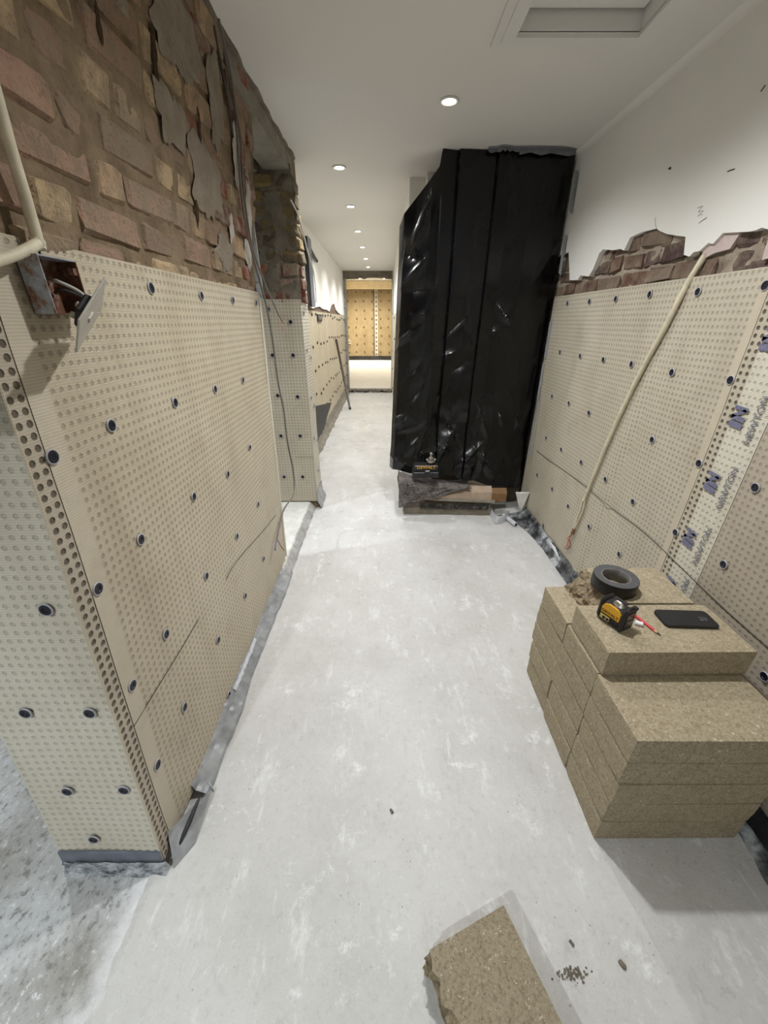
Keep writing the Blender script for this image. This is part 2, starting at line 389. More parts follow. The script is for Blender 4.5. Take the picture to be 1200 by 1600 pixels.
MAT_WOOD = simple('pencil_wood', srgb(206,170,128), .7, bump=0)
MAT_WHITEPL = simple('white_plastic', srgb(222,222,222), .45, nscale=20, namt=.05, bump=0)
MAT_PHONE = simple('phone_case', srgb(26,26,28), .5, nscale=14, namt=.4, bump=.1)
MAT_LOGO = simple('phone_logo', srgb(104,104,106), .4, bump=0)
MAT_CRUMB = simple('mortar_crumbs', srgb(112,102,88), .95, nscale=70, namt=.4, bump=.5)
MAT_STEELPOLE = simple('grey_pole', srgb(108,102,96), .5, .3, nscale=20, namt=.15, bump=0)
MAT_BEAM = simple('cream_beam', srgb(226,206,166), .7, nscale=6, namt=.08, bump=.1)
t = NT('warm_screed'); p = t.pos(); st = t.noise(t.map(p,(1,3,1)), 1.1, 6, .6)
MAT_WARMFLOOR = t.out(t.ramp(st, [(.35, srgb(246,241,228)), (.65, srgb(251,248,240))]), .5, t.bump(st, .2, .01))
t = NT('lamp_lens'); t.set(t.b.inputs['Emission Color'], (1,.95,.86,1)); t.set(t.b.inputs['Emission Strength'], 26.0); MAT_LENS = t.out((.9,.9,.88), .4)
t = NT('lamp_lens_warm'); t.set(t.b.inputs['Emission Color'], (1,.93,.80,1)); t.set(t.b.inputs['Emission Strength'], 26.0); MAT_LENS_W = t.out((.9,.88,.8), .4)
MAT_BEZEL = simple('white_bezel', srgb(226,224,219), .5, nscale=5, namt=.02, bump=0)

# ------------------------------------------------------------------ room shell
XL, XR, HC = -.65, 1.172, 2.37
SH = .09                                              # the left wall end and its fixings rake back with height
def lean(z): return -.664 + max(0, z-1.55)*.105        # the bare upper brickwork leans out over the passage
struct(G().box(-.66,1.35,-2.6,9.2,-.2,0).box(-1.0,-.66,3.05,9.2,-.2,0).build('floor', MAT_FLOOR))
struct(box('floor_side_room', -3.6, -.66, -2.6, 3.0, -.2, -.004, MAT_ROUGH))
secs = [[(-.655,y,.0002),(-.668+.012*nz((y*6,2,1))+.006*nz((y*21,5,1)),y,.0002),(-.690+.022*nz((y*5,0,1))+.012*nz((y*17,3,1))+.007*nz((y*47,3,1)),y,-.0055)] for y in [-.4+.96*i/160 for i in range(161)]]
struct(loft(secs).build('trim_7', MAT_FLOOR))
struct(box('floor_far_room', -3.2, 3.2, 9.2, 17.6, -.2, 0, MAT_WARMFLOOR))
struct(box('wall_back', -3.6, 1.35, -2.75, -2.6, -.2, 2.5, MAT_PAINT))
struct(box('wall_side_room', -3.75, -3.6, -2.75, 3.15, -.2, 2.5, MAT_PAINT))
struct(box('wall_side_room_end', -3.6, -.98, 3.0, 3.15, -.2, 2.5, MAT_PAINT))
# ceiling with a rectangular hatch opening
hx0, hx1, hy0, hy1 = .47, .905, 1.35, 1.975
g = G()
e_ = .012
g.box(-3.6, hx0-e_, -2.6, 9.3, HC, HC+.12); g.box(hx1+e_, 1.35, -2.6, 9.3, HC, HC+.12)
g.box(hx0-e_, hx1+e_, -2.6, hy0-e_, HC, HC+.12); g.box(hx0-e_, hx1+e_, hy1+e_, 9.3, HC, HC+.12)
struct(g.build('ceiling', MAT_CEIL))
# left wall: core plus visible bricks
g = G().box(-.95, -.672, .572, 2.125, -.05, 1.57); g.v = [(x,y+SH*z,z) for x,y,z in g.v]
wl = struct(g.build('wall_left', MAT_MORTAR_L))
def mortar_face(y, z): return lean(z)-.0040+.0060*nz((y*9,z*11,1))+.0035*nz((y*30,z*34,2))
secs = [[(mortar_face(y,z), y+SH*(z-1.5), z) for z in [1.5+.87*k/70 for k in range(71)]] for y in [.3+1.965*i/170 for i in range(171)]]
g = loft(secs); g.box(-.95, -.70, .3, 2.26, 1.5, HC)
mort = g.build('mortar_bed', MAT_MORTAR_L, wl, True)
# bricks
rng = random.Random(4)
def brick_set(L, Hh, D, mat, n, jit, b=.006):
    out = []
    for i in range(n):
        v, f = chamfer(D, L, Hh, b, jit, rng); out.append(mkme('brick', v, f, mat))
    return out
B_L = {k: brick_set(k, .072, .05, MAT_BRICK_L, 6, .005, .009) for k in (.225, .108, .16)}
B_LR = {k: brick_set(k, .072, .05, MAT_BRICK_RED, 6, .005, .009) for k in (.225, .108, .16)}
B_R = {k: brick_set(k, .064, .05, MAT_BRICK_R, 5, .006) for k in (.215, .103, .16)}
tilt = math.atan(.105)
zc = 1.575; row = 0
while zc < HC-.02:
    y = .30 + (0 if row % 2 else .06) + rng.uniform(-.02,.02); yend = 2.125+SH*zc
    while y < yend-.02:
        k = rng.choice((.225, .108)) if row % 3 else rng.choice((.225,.225,.108,.16))
        if y + k > yend: k = .108
        if y + k > yend+.03: break
        red = rng.random() < max(0, (y-1.35)*.8)
        me = rng.choice((B_LR if red else B_L)[k])
        inst('brick', me, (lean(zc)-.0245+rng.uniform(-.004,.004), y+k/2, min(zc, HC-.040)+rng.uniform(-.003,.003)), (rng.uniform(-.03,.03), tilt+rng.uniform(-.025,.025), rng.uniform(-.015,.015)), wl)
        y += k + .014
    zc += .086; row += 1
# patches of old render still stuck to the bricks
def blob(cy, cz, ry, rz, seed, n=64, ir=.45):
    pts = []
    for i in range(n):
        a = 2*math.pi*i/n; r = 1 + ir*nz((math.cos(a)*1.6, math.sin(a)*1.6, seed*3.7)) + .30*nz((math.cos(a)*3.1, math.sin(a)*3.1, seed)) + .06*nz((math.cos(a)*11, math.sin(a)*11, seed+5))
        pts.append((cy+ry*r*math.cos(a), cz+rz*r*math.sin(a)))
    return pts
def patch(name, pts, front, thick, mat, parent, jag=.004):
    """thin uneven slab hugging the leaning brick face; pts in (y, z)"""
    cy = sum(p[0] for p in pts)/len(pts); cz = sum(p[1] for p in pts)/len(pts)
    v = [(front(cz)+thick, cy, cz)]; n = len(pts); f = []
    for k,sc in ((0,.45),(1,.82),(2,1.0)):
        for y,z in pts:
            yy = cy+(y-cy)*sc; zz = min(cz+(z-cz)*sc, HC-.002)
            d = thick*(1 if k < 2 else .1)
            v.append((front(zz)+d+jag*nz((yy*22,zz*22,k)), yy, zz))
    for i in range(n): f.append((0, 1+i, 1+(i+1)%n))
    for k in range(2):
        for i in range(n): f.append((1+k*n+i, 1+(k+1)*n+i, 1+(k+1)*n+(i+1)%n, 1+k*n+(i+1)%n))
    return mk(name, v, f, mat, parent)
fr = lambda z: lean(z)+.004
for i,(cy,cz,ry,rz,m) in enumerate([(1.58,2.20,.15,.11,MAT_RESIDUE),(1.74,1.90,.13,.12,MAT_RESIDUE),(1.50,1.98,.09,.07,MAT_RESIDUE),(1.86,1.70,.09,.05,MAT_RESIDUE),(1.36,2.28,.10,.05,MAT_RESIDUE),(1.86,2.14,.07,.12,MAT_RESIDUE),
        (2.06,2.04,.035,.10,MAT_LIME),(2.16,1.74,.04,.07,MAT_LIME),(2.20,1.90,.03,.12,MAT_LIME),(1.95,1.80,.025,.06,MAT_LIME),(1.3,2.14,.05,.05,MAT_RESIDUE)]):
    patch('render_patch', blob(cy,cz,ry,rz,i+1), fr, .004, m, wl, .005)
for i,(cy,cz,ry,rz) in enumerate([(1.22,2.30,.012,.06),(1.26,2.16,.010,.05),(1.20,2.02,.010,.03),(1.44,2.08,.012,.05),(1.05,2.24,.010,.03),(1.62,1.78,.010,.04),(1.98,2.24,.012,.05),(1.70,2.02,.010,.05)]):  # thin raised patches; the shade of cracks and gouges is painted in their colour
    patch('painted_gouge', blob(cy,cz,ry,rz,i+31,28), fr, .0035, MAT_GOUGE, wl, .003)
# far reveal / pier of the side doorway
pier = struct(box('wall_pier', -.98, -.58, 3.008, 3.24, -.05, HC, MAT_MORTAR_L))
zc = 1.60; row = 0
rub = brick_set(.16, .07, .05, MAT_STONE, 6, .010, .012)
rubs = brick_set(.10, .07, .05, MAT_STONE, 4, .010, .012)
redp = brick_set(.103, .066, .05, MAT_BRICK_RED, 4, .005)
redq = brick_set(.16, .066, .05, MAT_BRICK_RED, 4, .005)
while zc < 2.26:
    x = -.57
    first = True
    while x > -.95:
        low = zc < 1.80
        k = (.103 if (row+first) % 2 else .16) if low else rng.choice((.10,.16))
        me = rng.choice((redp if k == .103 else redq) if low else (rubs if k == .10 else rub))
        inst('brick', me, (x-k/2, 3.022+rng.uniform(-.012,.006), zc), (rng.uniform(-.05,.05), rng.uniform(-.06,.06), math.pi/2+rng.uniform(-.06,.06)), pier)
        x -= k+.012; first = False
    # corner bricks showing on the passage side of the pier
    inst('brick', rng.choice(B_LR[.16] if low else rub), (-.583+rng.uniform(-.004,.008), 3.12, zc), (rng.uniform(-.04,.04), 0, rng.uniform(-.04,.04)), pier)
    zc += .078; row += 1
g = G()
for cx,cz,rx,rz,sd in ((-.66,1.98,.055,.17,2),(-.69,2.12,.07,.08,5),(-.74,1.70,.05,.09,7)):
    pts = blob(cx,cz,rx,rz,sd)
    v = [(cx,2.985,cz)]+[(x,2.99,z) for x,z in [(cx+(a-cx)*.8, cz+(b-cz)*.8) for a,b in pts]]+[(x,3.003,z) for x,z in pts]; n = len(pts)
    mk('render_patch', v, [(0,1+(i+1)%n,1+i) for i in range(n)]+[(1+i,1+(i+1)%n,1+n+(i+1)%n,1+n+i) for i in range(n)], MAT_CONC_DARK, pier)
secs = [[(x, 3.000+.010*nz((x*17,z*17,3))+.006*nz((x*40,z*40,6)), z) for z in [1.55+.75*k/50 for k in range(51)]] for x in [-.95+.385*i/36 for i in range(37)]]
loft(secs).build('mortar_bed', MAT_CONC_DARK, pier, True)
# lintels above the side doorway
lint = struct(box('trim_1', -.73, -.575, 2.02, 3.12, 2.272, HC-.001, MAT_CONC)); 
struct(box('trim_2', -.95, -.765, 2.02, 3.05, 2.255, HC-.001, MAT_CONC_DARK))
# ragged torn edge of the ceiling board over the left brickwork
g = G(); ys = [.6+2.55*i/60 for i in range(61)]
secs = []
for y in ys:
    e = -.566 + .016*nz((y*7,0,0)) + .008*nz((y*23,1,0))
    secs.append([(-.70,y,HC-.004),(e-.012,y,HC-.016),(e,y,HC-.014),(e+.006,y,HC+.001)])
struct(loft(secs).build('trim_3', MAT_CONC_DARK))
# raised threshold in the side doorway
secs = []
for i in range(45):
    y = 1.95+1.07*i/44; e = -.632+.014*nz((y*8,3,0)); zt = .06*min(1,(y-1.93)/.10)
    secs.append([(-1.0,y,zt),(-.76,y,zt+.003*nz((y*9,1,1))),(e-.02,y,zt),(e,y,zt*.95)])
thr = struct(loft(secs).build('trim_4', MAT_STEP))
secs = []
for i in range(61):
    y = 1.96+1.04*i/60; e = -.632+.014*nz((y*8,3,0)); k = min(1,(y-1.93)/.10)
    secs.append([(e-.006+.008*nz((y*30,1,5)),y,.0602*k),(e+.010+.006*nz((y*19,3,2)),y,.044*k),(e+.030+.008*nz((y*15,3,2)),y,.018*k),(-.592+.010*nz((y*13,7,2)),y,.0005)])
loft(secs).build('grey_edging', MAT_EDGE, thr)

# far left wall of the passage (set back), its plaster and torn edge
fx = -.845
wfl = struct(box('wall_left_far', -1.0, fx-.012, 3.24, 9.2, -.05, HC, MAT_BRICK_R))
edge_px = [(478,476),(484,478),(489,482),(494,480),(500,479),(505,483),(511,484),(515,487),(518,477),(522,474),(525,484),(529,489),(533,492)]
bot = [onX(x,y,fx+.004) for x,y in edge_px]; bot = [Vector((b.x,min(max(b.y,3.3),9.2),b.z)) for b in bot]
bot[0].y = 3.26
outl = bot + [Vector((fx+.004,9.2,bot[-1].z)), Vector((fx+.004,9.2,HC)), Vector((fx+.004,3.26,HC))]
v,f = prism(outl, .014, (-1,0,0)); mk('plaster_coat', v, f, MAT_PAINT, wfl)
# right passage wall behind the polythene and its corner
wrf = struct(box('wall_right_far', .185, .30, 3.52, 9.2, -.05, HC, MAT_PAINT))
wcu = struct(box('wall_cupboard_front', .42, 1.20, 3.14, 3.24, -.05, HC, MAT_CONC_DARK))
struct(box('wall_cupboard_side', .30, .48, 3.40, 3.52, -.05, HC, MAT_PAINT))
# right wall
wr = struct(box('wall_right', 1.226, 1.36, -2.6, 3.3, -.05, HC, MAT_MORTAR_R))
cropx = lambda x,y: (860+x/3.529, 340+y/3.529)
pts = [(38,215),(60,205),(100,190),(106,345),(150,345),(165,318),(210,325),(235,285),(270,195),(290,175),(345,180),(385,172),(405,182),(440,110),(480,90),(520,75),(583,60),(600,72),(640,90),(700,100),(745,105),(735,205),(765,215),(790,190),(820,185),(870,140),(895,145),(950,85),(1040,80),(1090,78),(1130,70),(1165,55),(1200,65)]
low = [onX(*cropx(*q), 1.178) for q in pts]
low = [p for p in low]; low[0].y = 3.14
near = [Vector((1.178, y, 1.76+.06*nz((y*5,0,3))+.03*nz((y*17,0,1)))) for y in (1.25,1.1,.95,.8,.65,.5,.3,.1)]
cove = [(1.178, HC-.035),(1.170,HC-.012),(1.150,HC)]
outl = low+near+[Vector((1.178,-2.6,1.76)),Vector((1.178,-2.6,HC)),Vector((1.178,3.14,HC))]
v,f = prism(outl, .03, (1,0,0)); plr = mk('plaster_coat', v, f, MAT_PAINT, wr)
pk = [onX(*cropx(*q), 1.188) for q in [(820,240),(850,165),(900,135),(960,70),(1050,65),(1040,95),(990,172),(900,197)]]
v,f = prism(pk, .012, (1,0,0)); mk('undercoat_patch', v, f, MAT_PINK, wr)
pk = [onX(*cropx(*q), 1.186) for q in [(1165,235),(1180,180),(1200,120),(1230,150),(1215,220)]]
v,f = prism(pk, .012, (1,0,0)); mk('undercoat_patch', v, f, MAT_PINK, wr)
secs = [[(1.207+.010*nz((y*14,z*14,5))+.005*nz((y*36,z*36,8)), y, z) for z in [1.46+.45*k/40 for k in range(41)]] for y in [.1+3.05*i/240 for i in range(241)]]
loft(secs).build('mortar_bed', MAT_MORTAR_R, wr, True)
zc = 1.552
row = 0
while zc < 1.86:
    y = .2 + (.11 if row % 2 else 0)
    while y < 3.06:
        k = rng.choice((.215,.103,.16)); yc = y+k/2
        inst('brick', rng.choice(B_R[k]), (1.226+rng.uniform(-.008,.006), yc, zc+rng.uniform(-.004,.004)), (rng.uniform(-.05,.05), rng.uniform(-.08,.08), rng.uniform(-.03,.03)), wr)
        y += k+.014
    zc += .077; row += 1
# cove between right wall and ceiling
secs = [[(1.178,y,HC-.028),(1.1755,y,HC-.014),(1.169,y,HC-.005),(1.158,y,HC-.0005)] for y in (-2.6,3.14)]
struct(loft(secs).build('trim_5', MAT_PAINT, None, True))
# scribbles and nicks on the plaster
def penmark(pxs, X, r, parent, mat=MAT_PEN):
    P = [onX(x,y,X) for x,y in pxs]
    tube(P, r, 5, 1).build('pencil_mark', mat, parent)
penmark([(1090,325),(1098,322),(1091,331),(1099,329),(1090,338),(1097,335)], 1.1775, .0008, wr)
penmark([(1092,349),(1094,347),(1104,340)], 1.1775, .0012, wr)
penmark([(1045,264),(1047,262),(1048,264)], 1.1775, .0035, wr)
penmark([(1137,268),(1142,266),(1148,264)], 1.1775, .002, wr)
penmark([(1189,143),(1196,133)], 1.1775, .002, wr)
penmark([(1024,340),(1024,350),(1026,358)], 1.1775, .0007, wr)

# ------------------------------------------------------------------ end doorway and the far room
YE = 9.2
we = struct(G().box(-3.2,-.86,YE,YE+.25,-.05,2.8).box(.20,3.2,YE,YE+.25,-.05,2.8).box(-.86,.20,YE,YE+.25,2.37,2.8).build('wall_end', MAT_PAINT))
hd = [Vector((-.86,YE-.01,2.37)),Vector((.2,YE-.01,2.37))]
low = [Vector((x, YE-.01, z)) for x,z in ((.2,2.24),(.1,2.245),(-.02,2.262),(-.2,2.27),(-.35,2.268),(-.42,2.24),(-.47,2.262),(-.58,2.25),(-.7,2.245),(-.8,2.24),(-.86,2.235))]
v,f = prism(hd+low, .26, (0,1,0)); mk('broken_header', v, f, MAT_CONC_DARK, we)
box('jamb_membrane', -.865, -.80, YE-.02, YE+.24, 0, 2.24, MAT_SILVER, we)
for i in range(8): inst('fixing_plug', mkme('fixing_plug', *chamfer(.03,.012,.03,.004), MAT_PLUG) if i == 0 else bpy.data.meshes['fixing_plug'], (-.845,YE-.026,.35+.27*i), (0,0,0), we)
box('jamb_board', .165, .205, YE-.03, YE+.24, 0, 2.3, MAT_TRIM, we)
g = G()
for i in range(46):
    a = rng.uniform(-.84,.18); s_ = rng.uniform(.018,.06); vv,ff = chamfer(s_*1.4,s_,s_,s_*.25,s_*.15,rng)
    g.add([(q.x+a, q.y+YE-.12+rng.uniform(-.06,.12), q.z+s_*.45) for q in vv], ff)
thr2 = struct(box('trim_6', -.86, .2, YE-.02, YE+.2, -.01, .035, MAT_CONC))
rb = g.build('mortar_rubble', MAT_CONC); tag(rb, 'grey line of mortar rubble along the far doorway threshold', 'rubble', kind='stuff')
struct(box('wall_far_room', -3.2, 3.2, 17.4, 17.6, -.05, 2.95, MAT_MORTAR_L))
struct(box('wall_far_room_left', -3.35, -3.2, YE, 17.6, -.05, 2.95, MAT_PAINT))
struct(box('wall_far_room_right', 3.2, 3.35, YE, 17.6, -.05, 2.95, MAT_PAINT))
struct(box('ceiling_far_room', -3.2, 3.2, YE+.2, 17.6, 2.82, 2.95, MAT_CEIL))
fb = thing('ceiling_beam', 'cream painted downstand beam across the far room, above the dimpled sheeting', 'beam', (0,16.9,2.68))
mk('beam_face', *chamfer(6.2,.25,.26,.01), MAT_BEAM, fb)
bx2 = thing('boxed_bulkhead', 'cream boxed bulkhead hanging in the corner of the far room', 'bulkhead', (-2.2,16.2,2.50))
mk('bulkhead_body', *chamfer(1.5,.5,.62,.01), MAT_BEAM, bx2)
fm = thing('far_membrane', 'warm yellow dimpled sheeting covering the end wall of the far room', 'membrane', (0,17.39,0))
secs = [[(x, -.004+.02*nz((x*1.3,z*1.3,4)), z) for z in [.14+2.42*k/16 for k in range(17)]] for x in [-3.0+6.0*i/50 for i in range(51)]]
loft(secs).build('sheet', MAT_MEM_FAR, fm, True)
px0 = onY(584.5,500,17.39).x; box('seam', px0-.025, px0+.025, -.04, -.025, .14, 2.56, MAT_CONC_DARK, fm)
box('lap_strip', px0+.03, px0+.16, -.036, -.028, .14, 2.56, MAT_MEM_PALE, fm)
pm = mkme('fixing_plug', *chamfer(.055,.02,.055,.012), MAT_CARD_D)
for i in range(-5,5):
    for k in range(8): inst('fixing_plug', pm, (px0-.06+.33*i+rng.uniform(-.03,.03), -.03, .30+.31*k+rng.uniform(-.02,.02)), (0,0,0), fm)
for k in range(15): inst('fixing_plug', pm, (px0+.09, -.045, .22+.16*k), (0,0,0), fm)
secs = [[(x, -.22+.06*nz((x*2,0,1)), .0),(x,-.16+.05*nz((x*3,2,1)),.03+.03*nz((x*3,0,7))),(x,-.03,.13+.05*nz((x*2,5,5)))] for x in [-3+6*i/60 for i in range(61)]]
loft(secs).build('torn_skirt', MAT_BLACKGAP, fm)
pipe = thing('capped_pipe', 'pair of short pale pipe tails low on the far room wall', 'pipe', (-1.55,17.30,.62))
for dz in (0,.10): tube([(-.28,0,dz),(.0,0,dz),(.2,-.02,dz+.02)], .022, 8, 4).build('pipe_tail', MAT_CREAM, pipe)

# ------------------------------------------------------------------ downlights
def downlight(x, y, z, label, group, watts, mats=(MAT_BEZEL,MAT_LENS), col=(.965,.985,1.0), s=1.0, cone=150):
    t_ = thing('downlight', label, 'light', (x,y,z), 0, group)
    lathe([(.030*s,-.001),(.044*s,-.001),(.046*s,-.004),(.042*s,-.007),(.033*s,-.006),(.030*s,.004)], 24, closed=True).build('bezel', mats[0], t_, True)
    mk('lens', [(.031*s*math.cos(k*math.pi/10),.031*s*math.sin(k*math.pi/10),-.0035) for k in range(20)]+[(0,0,-.007)], [(k,20,(k+1)%20) for k in range(20)], mats[1], t_)
    spot('lamp', (0,0,-.02), watts, col, cone, parent=t_)
    return t_
downlight(.304, 2.451, HC, 'round white downlight in the ceiling just past the recessed hatch', None, SPOT_W)
for nm,y in zip(('nearest the black polythene','second from the black polythene','third from the black polythene','third from the far doorway','second from the far doorway','nearest the far doorway'), (3.312,4.279,5.336,6.388,7.477,8.55)):
    downlight(-.298, y, HC, 'round downlight of the passage ceiling row, %s' % nm, 'passage downlights', PASS_W, cone=138)
# the same row goes on behind the hatch, over and past the photographer
downlight(.304, 1.29, HC, 'round downlight in the ceiling beside the recessed hatch', None, SPOT_W*1.38)
downlight(.304, -.95, HC, 'round downlight in the near ceiling, two lamps before the hatch', None, SPOT_W*.12)
for x,y,w,lb in ((-.98,-1.05,LEFT_W*1.1,'round downlight over the rough floor, nearer the passage'),(-2.0,2.0,LEFT_W*.9,'unseen round downlight added over the rough floor, deep in the side room')):
    downlight(x, y, HC, lb, None, w, col=(.88,.95,1.0))  # both out of view; the deep one is added to light the rough floor
for q in ((550,433),(553,438),(600,437),(562,444)):
    p = onZ(q[0],q[1],2.82 if q[1] > 440 else 2.82)
    y = min(max(p.y, 10.2), 16.0); x = p.x*y/p.y
    downlight(x, y, 2.82, 'warm round downlight on the ceiling of the far room', 'far room downlights', WARM_W, (MAT_BEZEL,MAT_LENS_W), (1.0,.94,.83), 1.3)
downlight(1.6, 12.5, 2.82, 'warm round downlight on the ceiling of the far room', 'far room downlights', WARM_W, (MAT_BEZEL,MAT_LENS_W), (1.0,.94,.83), 1.3)

# ------------------------------------------------------------------ ceiling hatch
ht = thing('loft_hatch', 'recessed white ceiling hatch with stepped moulding and dark gap', 'hatch', (0,0,HC))
def ring(x0,x1,y0,y1,w,z0,z1,name,mat):
    g = G(); g.box(x0-w,x1+w,y0-w,y0,z0,z1); g.box(x0-w,x1+w,y1,y1+w,z0,z1); g.box(x0-w,x0,y0,y1,z0,z1); g.box(x1,x1+w,y0,y1,z0,z1)
    return g.build(name, mat, ht)
ring(hx0-.0,hx1+.0,hy0-.0,hy1+.0,.045,-.016,0,'inner_moulding',MAT_BEZEL)
ring(hx0-.045,hx1+.045,hy0-.045,hy1+.045,.03,-.010,0,'outer_moulding',MAT_BEZEL)
ring(hx0,hx1,hy0,hy1,.008,-.002,.075,'lining',MAT_BEZEL)
box('hatch_panel', hx0+.006, hx1-.006, hy0+.006, hy1-.012, .050, .062, MAT_BEZEL, ht)
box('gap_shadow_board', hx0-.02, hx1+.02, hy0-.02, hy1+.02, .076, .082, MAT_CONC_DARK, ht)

# ------------------------------------------------------------------ dimpled membranes
PITCHM = .0225
OCT = [(math.cos(math.radians(22.5+45*i)), math.sin(math.radians(22.5+45*i))) for i in range(8)]
def membrane(O, U, V, u0, u1, v0, v1, warp, mat, dmat, parent, r=.0066, depth=.0009, names=('sheet','dimples')):
    """sheet in the plane O+uU+vV (normal U x V) with round hollows on a square grid"""
    O = Vector(O); U = Vector(U); V = Vector(V); N = U.cross(V)
    nu = max(1, round((u1-u0)/PITCHM)); nv = max(1, round((v1-v0)/PITCHM)); pu = (u1-u0)/nu; pv = (v1-v0)/nv
    sv = []; sf = []; dv = []; df = []
    def P(u,v,d=0): return O+U*u+V*v+N*(warp(u,v)-d)
    for j in range(nv+1):
        for i in range(nu+1): sv.append(P(u0+i*pu, v0+j*pv))
    for j in range(nv):
        for i in range(nu):
            cu = u0+(i+.5)*pu; cv = v0+(j+.5)*pv; b = len(sv)
            ringp = [(cu+r*a, cv+r*c2) for a,c2 in OCT]
            rp = [P(a,c2) for a,c2 in ringp]
            sv += rp
            c00 = j*(nu+1)+i; c10 = c00+1; c01 = c00+nu+1; c11 = c01+1
            # octagon indices: 0 right-up,1 up-right,2 up-left,3 left-up,4 left-down,5 down-left,6 down-right,7 right-down
            sf += [(c10,c11,b+0,b+7),(c11,c01,b+2,b+1),(c01,c00,b+4,b+3),(c00,c10,b+6,b+5),(c11,b+1,b+0),(c01,b+3,b+2),(c00,b+5,b+4),(c10,b+7,b+6)]
            k = len(dv); dv += rp+[P(cu+.74*r*a, cv+.74*r*c2, depth) for a,c2 in OCT]
            for q in range(8): df.append((k+q, k+(q+1)%8, k+8+(q+1)%8, k+8+q))
            df.append(tuple(range(k+8,k+16)))
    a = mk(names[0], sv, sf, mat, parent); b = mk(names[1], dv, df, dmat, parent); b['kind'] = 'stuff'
    return a, b
def flat(O, U, V, u0, u1, v0, v1, warp, mat, parent, name, nu=3, nv=60, lift=.001):
    O = Vector(O); U = Vector(U); V = Vector(V); N = U.cross(V)
    secs = [[O+U*(u0+(u1-u0)*i/nu)+V*(v0+(v1-v0)*j/nv)+N*(warp(u0+(u1-u0)*i/nu, v0+(v1-v0)*j/nv)+lift) for j in range(nv+1)] for i in range(nu+1)]
    return loft(secs).build(name, mat, parent)
WASH = mkme('fixing_plug', *(lambda g: (g.v,g.f))(lathe([(.0158,0),(.0156,.0018),(.0146,.0030),(.0132,.0030),(.0124,.0012),(.0122,0)], 18)), MAT_WASHER)
HEAD = mkme('plug_head', *(lambda g: (g.v,g.f))(lathe([(.0128,.0012),(.0122,.0030),(.0078,.0028),(.0066,.0010),(.0,.0008)], 14)), MAT_PLUG)
def plug(pos, nrm, parent, s=1.0):
    q = Vector((0,0,1)).rotation_difference(Vector(nrm)).to_euler()
    o = inst('fixing_plug', WASH, Vector(pos)-parent.location, q, parent, (s,s,s))
    inst('plug_head', HEAD, (0,0,0), (0,0,0), o)
UPZ = (0,0,1)
# --- left wall face: normal +X, so U x V = +X with U = +Y, V = +Z
LV = (0,SH,1)
def warpL(u, v): return .0035*nz((u*2.2, v*1.6, 1)) + .0015*nz((u*6, v*5, 4)) + .018*max(0, 1-v/.35)**2*(.4+.4*nz((u*4,0,2)))*(1 if u < 2.1 else 0)
ml = thing('dimpled_membrane', 'beige dimpled damp-proof sheeting on the bare brick wall, wrapped round its end', 'membrane', (0,0,0))
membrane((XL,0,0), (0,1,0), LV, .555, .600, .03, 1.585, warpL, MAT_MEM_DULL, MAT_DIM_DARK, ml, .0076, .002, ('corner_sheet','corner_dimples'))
flat((XL,0,0), (0,1,0), LV, .600, .650, .03, 1.588, warpL, MAT_LAP, ml, 'lap_strip', 3, 60, .0015)
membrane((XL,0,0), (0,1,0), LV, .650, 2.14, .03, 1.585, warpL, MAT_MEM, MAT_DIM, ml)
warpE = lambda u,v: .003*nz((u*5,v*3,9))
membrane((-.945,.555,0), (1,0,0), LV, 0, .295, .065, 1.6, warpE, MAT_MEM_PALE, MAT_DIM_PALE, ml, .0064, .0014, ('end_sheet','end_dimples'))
mk('corner_fold', *(lambda g:(g.v,g.f))(tube([(XL-.001,.555+SH*z,z) for z in (.03,.6,1.1,1.585)], .003, 6, 4)), MAT_LAP, ml)
for q in [(235,450),(314,462),(363,469),(400,473),(172,665),(272,629),(335,608),(378,594),(80,714),(217,843),(301,776),(354,741),(389,699),(150,920),(258,991),(322,900),(369,838),(402,788),(205,1071),(287,1105),(340,1000),(382,931),(411,873),(245,1195),(312,1200),(355,1086),(361,1089),(114,436)]:
    p = onX(*q, XL); plug(p+Vector((warpL(p.y-SH*p.z,p.z)+.0020,0,0)), (1,0,0), ml)
for q in [(74,951),(42,1112),(142,1112),(107,1234),(195,1232),(148,1309)]:
    d0 = _d(*q); t0_ = (.555+SH*CAMH)/(d0[1]-SH*d0[2]); p = Vector((d0[0]*t0_, d0[1]*t0_, CAMH+d0[2]*t0_)); plug(p+Vector((0,-.0035,0)), (0,-1,SH), ml)
def pen_line(pts, parent, r=.0011): tube(pts, r, 5, 3).build('pen_line', MAT_PEN, parent)
pen_line([onX(*q, XL)+Vector((warpL(onX(*q,XL).y, onX(*q,XL).z)+.0015,0,0)) for q in [(208,1135),(245,1075),(285,1010),(310,968)]], ml)
pen_line([onX(*q, XL)+Vector((.003,0,0)) for q in [(352,905),(370,875),(410,830),(430,805)]], ml)
# --- pier of the side doorway
mp = thing('pier_membrane', 'grey-beige dimpled sheeting folded round the doorway pier beside the hanging cable', 'membrane', (0,0,0))
warpP = lambda u,v: .003*nz((u*6,v*3,3))
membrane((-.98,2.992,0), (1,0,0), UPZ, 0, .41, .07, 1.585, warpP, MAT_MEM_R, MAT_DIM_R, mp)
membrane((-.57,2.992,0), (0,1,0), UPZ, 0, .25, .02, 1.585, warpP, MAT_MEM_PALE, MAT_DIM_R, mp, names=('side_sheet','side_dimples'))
for q in [(419,483),(454,503),(426,555),(458,555),(434,618),(465,620),(439,681),(469,681),(444,745),(473,745)]: plug(onY(*q,2.988), (0,-1,0), mp)
for z,y in ((1.5,3.05),(1.26,3.05),(1.2,3.19),(.92,3.06),(.84,3.17),(.6,3.05),(.55,3.19),(.3,3.12)): plug((-.565,y,z), (1,0,0), mp)
